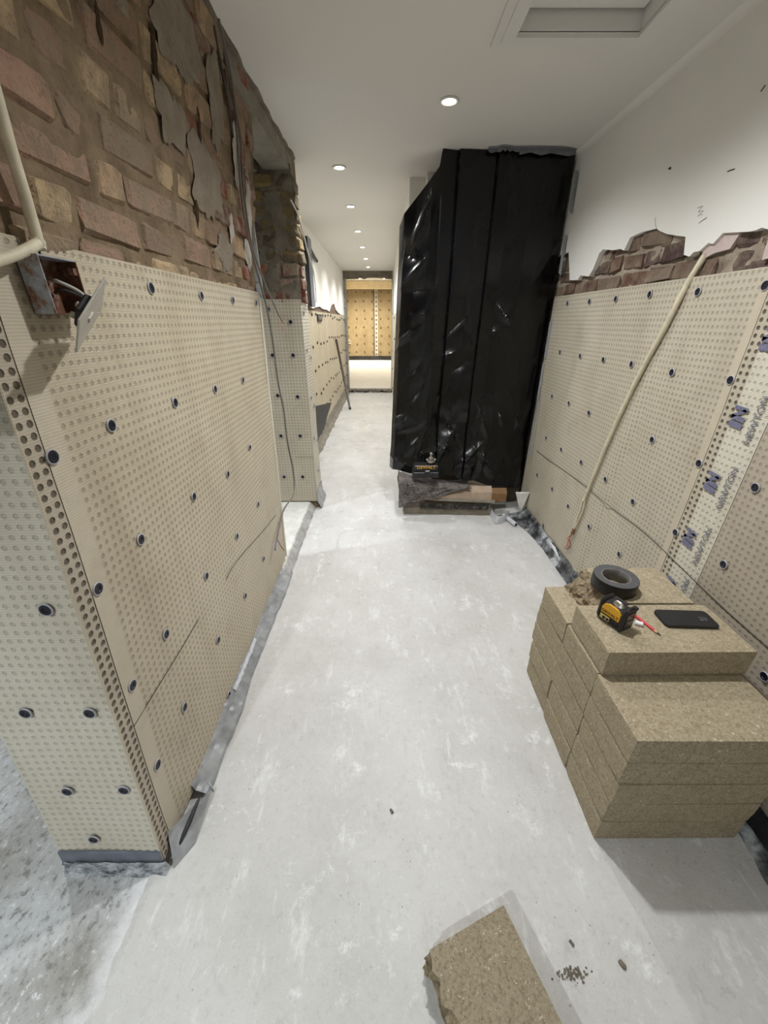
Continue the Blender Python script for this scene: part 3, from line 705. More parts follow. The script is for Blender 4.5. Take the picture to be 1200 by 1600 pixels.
pen_line([(-.72,2.984,.46),(-.64,2.984,.465),(-.575,2.984,.46)], mp)
# grey boot round the foot of the pier
secs = [[(-.57+.004,y,.16+.03*nz((y*9,1,1))),(-.562+.006*nz((y*22,2,1)),y,.07),(-.535+.014*nz((y*15,1,6)),y,.012)] for y in [2.98+.28*i/12 for i in range(13)]]
loft(secs).build('grey_boot', MAT_SILVER, mp)
# --- far left wall sheeting
mf = thing('passage_membrane', 'cream dimpled sheeting on the set-back passage wall behind the leaning pole', 'membrane', (0,0,0))
secs = [[(fx+.006+.006*nz((y*3,z*3,2)), y, z) for z in [.12+1.44*k/20 for k in range(21)]] for y in [4.3+4.85*i/60 for i in range(61)]]
loft(secs).build('sheet', MAT_MEM, mf, True)
pmf = mkme('fixing_plug', *chamfer(.010,.032,.032,.004), MAT_PLUG)
for k,z in enumerate((1.5,1.2,.9,.62,.36)):
    for i in range(15): inst('fixing_plug', pmf, (fx+.014, 4.95+.29*i+rng.uniform(-.05,.05), z+rng.uniform(-.03,.03)), (0,0,0), mf)
secs = [[(fx+.002,y,.17+.04*nz((y*4,1,1))),(fx+.03+.015*nz((y*6,2,2)),y,.06),(fx+.07+.03*nz((y*5,3,1)),y,.001)] for y in [4.2+4.95*i/50 for i in range(51)]]
loft(secs).build('grey_skirt', MAT_CONC, mf)
bf = [onX(x,y,fx+.016) for x,y in ((489,636),(518,629),(511,652),(504,682),(497,692),(492,690))]
v,f = prism(bf, .004, (-1,0,0)); bfo = mk('black_flap', v, f, MAT_BITUMEN); tag(bfo, 'black polythene flap at the foot of the cream passage sheeting', 'polythene')
# --- right wall
def warpR(u, v):
    y = 3.1-u
    return .004*nz((u*2.2,v*1.6,7)) + .0015*nz((u*7,v*5,4)) - .012*math.exp(-((y-1.78-.12*(1-v))/.035)**2)*max(0,min(1,(1.4-v)*2)) + .006*math.exp(-((y-1.95)/.03)**2)*max(0,min(1,(.9-v)*2))
RO = (XR, 3.1, 0); RU = (0,-1,0)               # U = -Y, V = +Z, normal = -X
mr = thing('dimpled_membrane', 'grey-beige dimpled damp-proof sheeting on the plastered wall beside the block stack', 'membrane', (0,0,0))
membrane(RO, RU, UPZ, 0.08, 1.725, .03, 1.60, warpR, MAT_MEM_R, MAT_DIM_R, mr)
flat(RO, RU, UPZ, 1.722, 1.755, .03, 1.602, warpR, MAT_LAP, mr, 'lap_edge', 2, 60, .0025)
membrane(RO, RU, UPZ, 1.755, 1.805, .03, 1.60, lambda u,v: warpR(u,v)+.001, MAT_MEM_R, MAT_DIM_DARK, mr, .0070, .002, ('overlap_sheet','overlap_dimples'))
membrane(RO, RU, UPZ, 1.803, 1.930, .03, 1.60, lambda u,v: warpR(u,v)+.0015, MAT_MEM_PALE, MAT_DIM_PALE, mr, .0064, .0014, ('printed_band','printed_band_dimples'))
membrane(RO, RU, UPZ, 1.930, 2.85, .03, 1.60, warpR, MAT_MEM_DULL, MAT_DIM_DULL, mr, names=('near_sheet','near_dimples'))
for q in [(1198,446),(1092,456),(1017,460),(964,467),(923,471),(888,474),(876,550),(908,556),(944,562),(988,569),(1051,582),(1143,594),(863,619),(890,630),(921,645),(1020,687),(1093,724),(1182,762),(854,684),(878,702),(909,722),(947,749),(990,784),(1057,832),(1132,882),(840,742),(864,764),(889,791),(922,823),(968,866),(850,821),(1196,1057)]:
    p = onX(*q, XR); plug(p-Vector((warpR(3.1-p.y,p.z)+.003,0,0)), (-1,0,0), mr)
pen_line([onX(x,y,XR-.003)-Vector((warpR(3.1-onX(x,y,XR).y, onX(x,y,XR).z),0,0)) for x,y in [(838,704),(862,722),(905,752),(930,772),(960,797),(1010,835),(1060,883),(1130,950),(1200,1012)]], mr, .0014)
# printed logo and name, reading upwards: text x = +Z, text y = +Y, facing the passage
for z in (1.40, 1.165, .935, .705, .48):
    M = frame((XR-.0055, 1.272, z), (0,0,1), (0,1,0))
    g = G(); hgt = .026
    for poly in ([(-.034,-hgt),(-.016,-hgt),(-.010,hgt),(-.030,hgt)], [(-.012,-hgt),(.004,-hgt),(.008,hgt),(-.006,hgt)], [(-.006,hgt),(.008,hgt),(.030,-hgt*.55),(.024,-hgt)], [(.020,-hgt),(.034,-hgt),(.038,hgt),(.026,hgt)]):
        v,f = prism([Vector((a,b,0)) for a,b in poly], .0005, (0,0,1)); g.add([M@Vector(p) for p in v], f)
    g.build('printed_logo', MAT_INK, mr)
    place_text('printed_name', 'NEWTON', .034, MAT_INK2, frame((XR-.0055, 1.205, z+.005), (0,0,1), (0,1,0)), mr)

# ------------------------------------------------------------------ foot of the left wall: crumpled silver strip, slate end strip, folded corner
ls = thing('silver_skirt', 'crumpled silver-grey sheet edge running along the foot of the left wall', 'membrane edge', (0,0,0))
pxs = [(326,1244),(336,1220),(357,1165),(380,1110),(392,1065),(406,1029),(423,986),(449,922),(458,895)]
secs = []
base = spline([onZ(x,y,0) for x,y in pxs], 22)
for i,p in enumerate(base):
    a = .016*nz((p.y*13,1,1)); b = .010*nz((p.y*31,4,1)); x = max(p.x, XL+.022); h = .060+.012*nz((p.y*5,0,0))
    secs.append([(XL+.003,p.y,h),(XL+.010+abs(b)*.5,p.y,h*.86+b*.6),(XL+.35*(x-XL)+a*.5,p.y,h*.60+a*.6),(XL+.62*(x-XL)-b*.6,p.y,h*.40+b),(x-.006+b*.5,p.y,h*.22-.3*a),(x+a*.4,p.y,.001)])
loft(secs).build('crumpled_strip', MAT_SILVER, ls)
g = loft([[ (s_[1][0]+.002, s_[1][1], s_[1][2]+.006), (s_[1][0]+.012, s_[1][1], s_[1][2]-.008)] for s_ in secs if 1.12 < s_[1][1] < 1.42]); g.build('bright_fold', MAT_SCRAP, ls)
ce = thing('corner_flap', 'folded grey sheet flap with a white torn tab at the wall corner', 'membrane flap', (0,0,0))
A = Vector((XL+.004,.555,.085)); 
fl = [onX(262,1300,XL+.002), onX(318,1238,XL+.012)+Vector((.01,0,0)), onZ(331,1232,.03), onZ(322,1262,.018), onZ(305,1318,.002), onZ(272,1357,.001)]
cen = Vector((-.628,.63,.065))
v = [cen]+fl; mk('flap_sheet', v, [(0,1+i,1+(i+1)%len(fl)) for i in range(len(fl))], MAT_SILVER, ce)
tb = [onY(x,y,.775) for x,y in ((308,1232),(328,1219),(343,1232),(338,1243),(326,1252))]
tb[2].y -= .03; tb[3].y -= .03
v,f = prism(tb, .0015, (.6,-.6,.5)); mk('torn_tab', v, f, MAT_SCRAP, ce)
crease = [onZ(313,1245,.07), onZ(296,1285,.055), onZ(280,1322,.02)]
tube([p+Vector((0,-.004,.004)) for p in crease], lambda t_: .003+.004*math.sin(math.pi*t_), 6, 5).build('dark_crease', MAT_BITUMEN, ce)
es = thing('end_strip', 'slate grey damp-proof strip with black bitumen smear below the wall end', 'damp strip', (0,0,0))
secs = [[(x,.560,.076),(x,.556,.070),(x,.553,.03+.003*nz((x*30,0,0))),(x,.548,.020)] for x in [-.945+.297*i/14 for i in range(15)]]
loft(secs).build('slate_strip', MAT_DPM, es)
secs = [[(x,.549,.034+.008*nz((x*40,3,1))),(x,.543+.004*nz((x*50,1,1)),.018),(x,.537+.007*nz((x*33,1,4)),.006),(x,.530+.008*nz((x*26,3,4)),-.004)] for x in [-.935+.30*i/40 for i in range(41)]]
loft(secs).build('bitumen_smear', MAT_FILM, es)

# ------------------------------------------------------------------ foot of the right wall: bitumen fillet, torn white scraps
rs = thing('bitumen_fillet', 'black and grey smeared bitumen fillet along the foot of the right wall', 'fillet', (0,0,0))
out_px = [(772,806),(790,812),(812,822),(832,840),(850,862),(866,885),(880,905)]
base = spline([onZ(x,y,0) for x,y in out_px]+[Vector((1.125,1.6,0)),Vector((1.125,1.2,0)),Vector((1.122,.66,0)),Vector((1.10,.5,0)),Vector((1.09,.2,0)),Vector((1.10,-.2,0))], 10)
secs = []
for p in base:
    wx = XR-.006
    secs.append([(wx,p.y,.085+.012*nz((p.y*9,1,1))),(wx-.018+.006*nz((p.y*20,1,2)),p.y,.05),(.55*wx+.45*p.x,p.y,.022+.006*nz((p.y*16,0,1))),(p.x+.008*nz((p.y*14,2,2)),p.y,.0015)])
loft(secs).build('fillet_slope', MAT_SMEAR, rs)
secs2 = [[(s_[0][0]-.002,s_[0][1],s_[0][2]+.02),(s_[1][0]-.004,s_[1][1],s_[1][2]+.018),(s_[1][0]-.010,s_[1][1],s_[1][2]-.010)] for s_ in secs if s_[0][1] < 1.0]
loft(secs2).build('bitumen_band', MAT_BITUMEN, rs)
for pl in ([(805,812),(818,808),(838,824),(843,834),(820,822)], [(848,846),(858,842),(868,855),(877,874),(862,866)]):
    o_ = [onX(x,y,XR-.012)+Vector((-.01*(i % 2),0,0)) for i,(x,y) in enumerate(pl)]
    v,f = prism(o_, .0015, (-1,0,0)); tag(mk('sheet_scrap', v, f, MAT_SCRAP), 'torn white scrap of sheet sticking up above the bitumen fillet', 'scrap', 'white sheet scraps')
# curled strip by the polythene
cs = [onZ(x,y,.06) for x,y in ((752,780),(764,786),(768,797),(776,808),(788,806),(795,800))]
secs = [[p+Vector((0,0,.018*(1-.5*i/40))), p+Vector((.003,-.003,-.012)), p+Vector((0,0,-.056))] for i,p in enumerate(spline(cs, 8))]
tag(loft(secs).build('curled_strip', MAT_SCRAP), 'curled grey strip of sheet on the floor under the black polythene', 'strip')
ro = thing('rolled_offcut', 'small rolled pale offcut lying at the end of the curled strip', 'offcut', (0,0,0))
a_ = onZ(787,805,.02); b_ = onZ(806,820,.02)
tube([a_, (a_+b_)/2, b_], .018, 10, 3).build('roll', MAT_SCRAP, ro)
tube([b_+(a_-b_).normalized()*.004, b_-(a_-b_).normalized()*.002], .011, 10, 1).build('roll_core', MAT_BITUMEN, ro)

# ------------------------------------------------------------------ black polythene screen
ps = thing('polythene_screen', 'tall sheet of creased black polythene hung from ceiling to plinth', 'polythene', (0,0,0))
rp = random.Random(11)
plan = [(0,1.166,3.055),(.12,1.06,3.015),(.27,.92,3.005),(.40,.78,3.012),(.49,.685,2.985),(.50,.676,3.012),(.60,.575,3.010),(.70,.455,2.998),(.71,.445,3.020),(.78,.352,2.990),(.80,.335,3.000),(.83,.300,3.030),(.90,.21,3.055),(.96,.13,3.09),(1.0,.105,3.18)]
def planpt(s):
    for i in range(len(plan)-1):
        if s <= plan[i+1][0]:
            a,b = plan[i],plan[i+1]; t_ = (s-a[0])/(b[0]-a[0]); return a[1]+(b[1]-a[1])*t_, a[2]+(b[2]-a[2])*t_
    return plan[-1][1], plan[-1][2]
creases = []
for i in range(46):
    low_ = rp.random() < .62
    s0 = rp.uniform(.02,.98); t0 = rp.uniform(.74,.99) if low_ else rp.uniform(.08,.8)
    if not low_ and rp.random() < .5: s0 = rp.uniform(.78,.98)
    creases.append((s0, t0, rp.uniform(-1.2,1.2) if low_ else rp.choice((-.5,.5,.9,-.9))+rp.uniform(-.3,.3), rp.uniform(.012,.035)*(1 if low_ else .75)*rp.choice((-1,-1,1)), rp.uniform(.03,.07), rp.uniform(.06,.16)))
creases += [(.88,.10,.55,-.035,.030,.09),(.93,.15,-.45,.030,.024,.07),(.855,.07,.2,-.022,.020,.12),(.965,.10,.1,.030,.03,.10),(.90,.22,1.2,-.025,.025,.06),(.86,.30,-.9,.02,.03,.08),(.92,.44,1.1,-.022,.030,.08),(.33,.42,-.8,-.026,.030,.09),(.38,.47,1.25,-.022,.025,.07),(.66,.55,1.35,-.022,.028,.10),(.60,.60,1.0,.02,.03,.09),(.45,.90,.75,-.045,.035,.12),(.30,.93,-.6,-.04,.03,.10),(.40,.96,.2,.03,.03,.08),(.80,.90,.15,-.035,.022,.14),(.72,.90,1.3,-.025,.03,.10)]
NS, NTT = 170, 200
def poly(s, t):
    x, y = planpt(min(1, s))
    ztop = HC-.004 if s < .785 else HC-.004-.075*min(1,(s-.785)/.012)-max(0,s-.797)/.203*.27
    zb = .325
    if s < .55: zb = .315-.125*(1-s/.55)
    zb += .02*nz((s*9,0,2))
    z = ztop+(zb-ztop)*t
    h = (2.37-z)
    x += (-.055*t*t)*math.sin(math.pi*min(1,max(0,s))**.8) - .05*t*max(0,s-.8)/.2
    y += -.10*max(0,(t-.80)/.20)**1.5*math.sin(math.pi*min(1,.08+.9*s)) + .012*nz((s*4,t*3,1))
    d = 0
    for s0,t0,an,A,w,L in creases:
        ds = (s-s0)*1.15; dt = (t-t0)*2.1
        al = ds*math.sin(an)+dt*math.cos(an); ac = ds*math.cos(an)-dt*math.sin(an)
        if abs(al) < 3*L and abs(ac) < 5*w: d += A*math.exp(-abs(ac)/w)*math.exp(-(al/L)**2)
    y += d; x += .4*d*(s > .75)
    return Vector((min(x,1.164), y, z))
secs = [[poly(i/NS, j/NTT) for j in range(NTT+1)] for i in range(NS+1)]
loft(secs).build('sheet', MAT_POLY, ps)
# grey tape along the head and down the wall side
for (a,b,drop) in ((.46,.56,.030),(.37,.47,.026),(.02,.38,.040)):
    q0 = poly(a,.0); q1 = poly(b,.0); n_ = 6; ss = []
    for i in range(n_+1):
        c_ = poly(a+(b-a)*i/n_, 0); dd = drop*(.55+.45*abs(math.sin(i*1.9+a*9)))
        ss.append([(c_.x,c_.y-.045,HC-.0015),(c_.x,c_.y-.022,HC-.006),(c_.x,c_.y-.030,HC-dd)])
    loft(ss).build('tape_strip', MAT_GREYTAPE, ps)
for z0,z1 in ((2.27,2.05),(1.95,1.72),(1.45,1.2),(1.18,.9)):
    v,f = prism([Vector((1.160,3.0,z0)),Vector((1.1705,2.985,z0-.01)),Vector((1.1705,2.975,z1)),Vector((1.158,2.99,z1+.02))], .002, (0,-1,0)); mk('tape_strip', v, f, MAT_GREYTAPE, ps)
pf = [Vector((1.150,2.93,.62)),Vector((1.166,2.92,.62)),Vector((1.150,2.84,.40)),Vector((1.130,2.85,.40))]
v,f = prism([Vector((1.15,2.95,1.02)),Vector((1.156,2.95,1.02)),Vector((1.140,2.90,.50)),Vector((1.128,2.90,.50))], .004, (0,-1,0)); mk('tape_strip', v, f, MAT_GREYTAPE, ps)

# plinth under the screen
pl = thing('plinth', 'low dirty concrete plinth under the black polythene screen', 'plinth', (0,0,0))
secs = []
for i in range(31):
    x = .165+.72*i/30; e = 2.895-.03*i/30+.012*nz((x*12,1,1)); 
    secs.append([(x,3.14,.115),(x,e+.035,.115+.006*nz((x*18,0,0))),(x,e+.012,.095+.01*nz((x*25,0,0))),(x,e+.006,.065),(x,e-.008+.006*nz((x*18,2,0)),.055),(x,e-.012,.0)])
g = loft(secs); m_ = len(secs[0]); g.f.append(tuple(range(m_)))
g.build('plinth_body', MAT_CONC_DARK, pl)
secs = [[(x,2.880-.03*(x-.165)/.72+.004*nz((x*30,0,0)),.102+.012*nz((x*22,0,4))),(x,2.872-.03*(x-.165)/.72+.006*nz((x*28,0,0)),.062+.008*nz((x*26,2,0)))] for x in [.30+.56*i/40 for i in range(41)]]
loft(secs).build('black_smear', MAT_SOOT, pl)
bd = mk('grey_board', *chamfer(.50,.20,.022,.004,.002), MAT_CONC); bd.location = (.66,2.95,.135); bd.rotation_euler = (0,.03,-.04); tag(bd, 'thin grey board lying on the plinth under the cardboard', 'board')
cb = thing('cardboard_sheet', 'flattened tan cardboard sticking out beneath the black polythene', 'cardboard', (0,0,0))
secs = []
for i in range(25):
    x = .30+.58*i/24; up = min(1,(x-.30)/.36)
    secs.append([(x,3.04,.150+.10*up),(x,2.905+.01*nz((x*9,1,1)),.150+.09*up),(x,2.868+.010*nz((x*5,3,3)),.143+.06*up),(x,2.862,.139-.01*up)])
loft(secs).build('sheet', MAT_CARD, cb)
secs = [[(x,2.90,.230),(x,2.862+.01*nz((x*5,3,3)),.195),(x,2.858,.125)] for x in [.88+.12*i/6 for i in range(7)]]
loft(secs).build('taped_end', MAT_CARD_D, cb)
wp = thing('plaster_offcut', 'broken white plasterboard offcut leaning in the corner by the wall', 'offcut', (0,0,0))
v,f = prism([onY(x,y,2.83) for x,y in ((806,771),(827,771),(815,797),(811,793))], .03, (.3,1,0)); mk('offcut_board', v, f, MAT_STEP, wp)
# carpet heap
ch = thing('carpet_offcut', 'heap of dirty grey carpet folded over the end of the plinth', 'carpet', (0,0,0))
secs = []
for i in range(65):
    u = i/64; x = .118+.57*u
    hi_ = .335-.07*u-.03*math.sin(u*3); lo_ = .095+.15*u; s_ = []
    for j in range(17):
        w = j/16
        yb = 3.0-.178*math.sin(min(1,w*2.4)*math.pi/2)*(1-.22*u)+.022*nz((x*12+w*2,w*4,2))*(w > .4)
        z = hi_+(lo_-hi_)*max(0,(w-.3)/.7)**1.05 + (.012 if w > .35 else .003)*nz((x*11-w*3,w*6,9))
        s_.append((x-.02*w*(1-u)+.02*w, yb-.010*math.sin((x*20-w*7))*w, z))
    secs.append(s_)
loft(secs).build('carpet_fold', MAT_CARPET, ch, True)
secs = []
for i in range(15):
    u = i/14; y = 3.12-.22*u
    secs.append([(.128,y,.335),(.116+.01*nz((y*20,1,1)),y,.25),(.132+.012*nz((y*18,2,1)),y,.14),(.160,y,.095)])
loft(secs).build('carpet_side', MAT_CARPET, ch, True)

# tool case and arbor on the heap
bc = onY(663,745,2.93); 
tc = thing('tool_case', 'small black tool case with yellow lettering on the carpet heap', 'tool case', (bc.x,2.878,.340), .02)
mk('case_base', *[(lambda vf: ([p+Vector((0,0,.028)) for p in vf[0]], vf[1]))(chamfer(.205,.105,.050,.006))][0], MAT_BLACKPL, tc)
mk('case_lid', *[(lambda vf: ([p+Vector((0,.002,.080)) for p in vf[0]], vf[1]))(chamfer(.195,.100,.050,.010))][0], MAT_BLACKPL, tc)
mk('latch', *[(lambda vf: ([p+Vector((.01,-.055,.060)) for p in vf[0]], vf[1]))(chamfer(.045,.010,.026,.003))][0], MAT_BLACKPL, tc)
mk('latch_badge', *[(lambda vf: ([p+Vector((.01,-.0605,.064)) for p in vf[0]], vf[1]))(chamfer(.030,.003,.008,.001))][0], MAT_CHROME, tc)
for sx_ in (-.075,-.03,.03,.075): mk('base_rib', *[(lambda vf: ([p+Vector((sx_,-.053,.026)) for p in vf[0]], vf[1]))(chamfer(.020,.008,.040,.002))][0], MAT_BLACKPL, tc)
place_text('lettering', 'DEWALT', .036, MAT_YELLOW, frame((-.0,-.0495,.092), (1,0,0), (0,.05,.9987)), tc)
ab = thing('drill_fitting', 'rough metal drill fitting standing on the black tool case', 'drill bit', (bc.x+.040,2.880,.340+.105))
lathe([(0,0),(.020,0),(.030,.012),(.034,.016),(.034,.030),(.029,.030),(.029,.014),(.012,.012),(.012,.034),(.019,.036),(.019,.052),(.011,.054),(.008,.072),(.013,.074),(.013,.086),(.005,.09),(0,.10)], 16).build('arbor_body', MAT_CHROME, ab)
g = G()
for k in range(10):
    a = k*math.pi/5; vv,ff = chamfer(.010,.010,.010,.002,.001,rng); g.add([(p.x+.034*math.cos(a), p.y+.034*math.sin(a), p.z+.033) for p in vv], ff)
g.build('saw_teeth', MAT_CHROME, ab)

# ------------------------------------------------------------------ aggregate block stack
BH = .0965
rb_ = random.Random(5)
def block_mesh(sx, sy, sz, seed, chip=.004):
    r_ = random.Random(seed); bm = bmesh.new()
    bmesh.ops.create_cube(bm, size=1)
    bmesh.ops.scale(bm, vec=(sx,sy,sz), verts=bm.verts)
    bmesh.ops.subdivide_edges(bm, edges=bm.edges, cuts=7, use_grid_fill=True)
    for v in bm.verts:
        ex = [abs(abs(v.co.x)-sx/2) < 1e-5, abs(abs(v.co.y)-sy/2) < 1e-5, abs(abs(v.co.z)-sz/2) < 1e-5]
        n = sum(ex)
        if n >= 2:
            k = (.0012 + chip*max(0, nz((v.co.x*19+seed, v.co.y*19, v.co.z*19)))**1.5) * (1.6 if n == 3 else 1)
            for a in range(3):
                if ex[a]: v.co[a] -= math.copysign(k, v.co[a])
    me = bpy.data.meshes.new('aggregate_block'); bm.to_mesh(me); bm.free(); me.materials.append(MAT_BLOCK); return me
BM = [block_mesh(.443,.213,BH-.001,s_) for s_ in range(5)]
cnames = ['bottom','second','third','fourth','fifth']
def block(cx, cy, k, rz, label):
    o = inst('aggregate_block', BM[rb_.randrange(5)], (cx+rb_.uniform(-.003,.003), cy+rb_.uniform(-.001,.001), BH*(k+.5)), (0,0,rz+rb_.uniform(-.006,.006)))
    tag(o, label, 'block', 'aggregate blocks in the stack')
GAPY = (.728, .944, 1.160)
for k in range(5):
    nm = cnames[k]
    cross = (0,1,2) if k in (0,1,4) else (0,)
    for j in cross:
        block(.877, GAPY[j], k, 0, 'aggregate block in the %s course, %s' % (nm, ('at the open front of the stack','in the middle of the stack','at the rear of the stack by the bitumen fillet')[j]))
    if k in (2,3):
        block(.764, 1.060, k, math.pi/2, 'aggregate block laid lengthwise in the %s course, on the passage side' % nm)
        block(.982, 1.060, k, math.pi/2, 'aggregate block laid lengthwise in the %s course, on the wall side' % nm)
TZ = BH*6
o = inst('aggregate_block', BM[2], (.882, .934, BH*5.5), (0,0,.008)); tag(o, 'top aggregate block of the stack carrying the laser level and phone', 'block', 'aggregate blocks in the stack')
# broken block with a rough end
def broken(name, sx, sy, sz, seed, rough_x, mats, slope=0):
    """block whose -x end is a crumbled break; local origin at the bottom centre"""
    bm = bmesh.new(); bmesh.ops.create_cube(bm, size=1); bmesh.ops.scale(bm, vec=(sx,sy,sz), verts=bm.verts)
    bmesh.ops.subdivide_edges(bm, edges=bm.edges, cuts=17, use_grid_fill=True)
    for v in bm.verts:
        t_ = max(0, min(1, (rough_x - (v.co.x+sx/2))/rough_x))
        if abs(v.co.x+sx/2) < 1e-5:
            v.co.x += .030*fbm((v.co.y*24+seed, v.co.z*24, seed))+.012*nz((v.co.y*70,v.co.z*70,seed)) + slope*(v.co.z+sz/2)
        elif t_ > 0:
            v.co.x += t_*(.030*fbm((v.co.y*24+seed, v.co.z*24, seed)) + slope*(v.co.z+sz/2))
        if t_ > .6: v.co.z -= .004*t_*abs(nz((v.co.x*60,v.co.y*60,seed)))*(1 if v.co.z > 0 else 0)
        v.co.z += sz/2
    me = bpy.data.meshes.new(name); bm.faces.ensure_lookup_table()
    for fc in bm.faces:
        fc.material_index = 1 if (fc.normal.x < -.5 and fc.calc_center_median().x < -sx/2+rough_x) else 0
    bm.to_mesh(me); bm.free()
    for m in mats: me.materials.append(m)
    return me
me = broken('broken_block', .335, .212, BH-.002, 3, .09, (MAT_BLOCK,MAT_BROKEN), .55)
o = inst('broken_block', me, (.905, 1.155, BH*5+.0005), (0,0,0)); tag(o, 'broken aggregate block with crumbled end, under the black tape roll', 'block')
# loose block on the floor
pA = onZ(788,1413,.1); pB = onZ(680,1478,.1); d1 = (pA-pB); wv = d1.length; ang = math.atan2(d1.y, d1.x)
dirx = Vector((math.cos(ang), math.sin(ang), 0)); diry = Vector((-math.sin(ang), math.cos(ang), 0))
cc = (pA+pB)/2 - diry*.15
me = broken('broken_block', wv+.012, .30, .098, 8, .045, (MAT_BLOCK_DULL,MAT_BROKEN), -.04)
o = inst('broken_block', me, (cc.x-dirx.x*.008, cc.y-dirx.y*.008, .0005), (0,0,ang)); tag(o, 'loose aggregate block with a jagged broken side lying alone on the floor', 'block')

# ------------------------------------------------------------------ things on the stack
tr = thing('tape_roll', 'roll of black cloth tape lying flat on the broken block', 'tape', (0,0,0))
tp = onZ(959,912,TZ); tr.location = (.838,1.138,TZ)
lathe([(.050,.002),(.0735,.0),(.0745,.002),(.0745,.046),(.0735,.048)], 40).build('tape_body', MAT_TAPE, tr, True)
lathe([(.0735,.048),(.0480,.0475)], 40).build('tape_side', MAT_TAPE_EDGE, tr)
lathe([(.0480,.0475),(.0455,.049),(.0440,.047),(.0440,.001),(.0480,.001)], 40).build('core', MAT_CORE, tr, True)
# laser level
a0 = onZ(928,963,TZ); a1 = onZ(967,991,TZ); dv_ = a1-a0; la = math.atan2(dv_.y, dv_.x)
lc = (a0+a1)/2 + Vector((-math.sin(la), math.cos(la), 0))*.032
ll = thing('laser_level', 'yellow and black cross-line laser level standing on the top block', 'laser level', (lc.x, lc.y, TZ), la)
L_ = dv_.length*1.0
def part(name, sx, sy, sz, b, x, y, z, mat, par=None, rot=None):
    v,f = chamfer(sx,sy,sz,b)
    if rot: 
        R = Matrix.Rotation(rot[1], 3, rot[0]); v = [R@p for p in v]
    return mk(name, [p+Vector((x,y,z)) for p in v], f, mat, par if par is not None else ll)
# local -y side is the yellow face, local +x end is the glass end
part('body', L_-.016, .050, .066, .008, 0, 0, .040, MAT_BLACKPL)
part('base', L_-.006, .054, .016, .005, 0, 0, .009, MAT_BLACKPL)
part('end_guard', .014, .060, .084, .005, L_/2-.008, 0, .043, MAT_BLACKPL)
part('end_guard', .014, .058, .074, .006, -L_/2+.006, 0, .044, MAT_BLACKPL)
# yellow shell: shaped panel on the face
hw = L_/2-.014
out2 = [(-hw,.034),(hw,.034),(hw,.062),(hw*.55,.072),(-hw*.35,.074),(-hw*.85,.066),(-hw,.056)]
v,f = prism([Vector((x,-.0295,z)) for x,z in out2], .006, (0,1,0)); ys_ = mk('yellow_shell', v, f, MAT_YELLOW, ll)
place_text('lettering', 'DEWALT', .0140, MAT_BLACK, frame((-.001,-.0302,.043), (1,0,0), (0,0,1)), ys_)
part('key_panel', hw*1.05, .003, .017, .001, -hw*.45, -.0285, .020, MAT_PALEYEL)
for kx in (-hw*.5, -hw*.1):
    g = lathe([(.0,.003),(.0042,.003),(.005,0)], 12); M = frame((kx,-.030,.020), (1,0,0), (0,0,1)); g.v = [tuple(M@Vector(p)) for p in g.v]; g.build('key', MAT_BLACK, ll)
# rotary turret on top
g = lathe([(.0,.088),(.012,.088),(.018,.082),(.020,.074),(.026,.070),(.026,.062)], 18); g.v = [(x+.004,y*.8,z) for x,y,z in g.v]; g.build('turret', MAT_CHROME, ll, True)
part('turret_bridge', .044, .012, .006, .002, .004, 0, .090, MAT_BLACKPL)
# glass end windows
for zc_ in (.030, .058):
    part('glass_window', .003, .034, .022, .001, L_/2+.0, 0, zc_, MAT_GLASS)
part('guard_bar', .016, .010, .010, .003, L_/2-.004, .018, .082, MAT_BLACKPL); part('guard_bar', .016, .010, .010, .003, L_/2-.004, -.018, .082, MAT_BLACKPL)
# phone
p1 = onZ(1022,953,TZ+.009); p2 = onZ(1104,954,TZ+.009); p3 = onZ(1124,981,TZ+.009); p4 = onZ(1040,977,TZ+.009)
pc = (p1+p2+p3+p4)/4; pa = math.atan2((p2-p1+p3-p4).y, (p2-p1+p3-p4).x)
pl_, pw_ = ((p2-p1).length+(p3-p4).length)/2, abs(((p1+p2)/2-(p3+p4)/2).dot(Vector((-math.sin(pa),math.cos(pa),0))))
ph = thing('phone', 'black cased mobile phone lying flat on the top block', 'phone', (pc.x,pc.y,TZ), pa)
def rrect(w, h, r, n=6):
    o_ = []
    for cx_,cy_,a_ in ((w/2-r,h/2-r,0),(-w/2+r,h/2-r,90),(-w/2+r,-h/2+r,180),(w/2-r,-h/2+r,270)):
        for k in range(n+1):
            a = math.radians(a_+90*k/n); o_.append((cx_+r*math.cos(a), cy_+r*math.sin(a)))
    return o_
secs = [[Vector((x,y,z)) for x,y in rrect(pl_-2*i_, pw_-2*i_, .014-i_)] for i_,z in ((.0012,.0005),(0,.002),(0,.0085),(.0012,.0104),(.004,.0108))]
n_ = len(secs[0]); v = [p for s_ in secs for p in s_]; f = [(i*n_+k, i*n_+(k+1)%n_, (i+1)*n_+(k+1)%n_, (i+1)*n_+k) for i in range(4) for k in range(n_)]+[tuple(range(4*n_,5*n_)),tuple(range(n_))[::-1]]
mk('case', v, f, MAT_PHONE, ph)
M = frame((pl_/2-.030,.0,.0112), (0,1,0), (-1,0,0))
g = G()
for poly_ in ([(-.012,.006),(-.002,.006),(-.002,.009),(-.009,.009),(-.009,.012),(-.002,.012),(-.002,.015),(-.012,.015)], [(.002,.004),(.005,.004),(.005,.015),(.002,.015)], [(-.012,-.002),(.006,-.002),(.006,.001),(-.012,.001)], [(-.010,-.008),(.004,-.008),(.004,-.005),(-.010,-.005)]):
    v,f = prism([Vector((a,b,0)) for a,b in poly_], .0003, (0,0,1)); g.add([M@Vector(p) for p in v], f)
g.build('emblem', MAT_LOGO, ph)
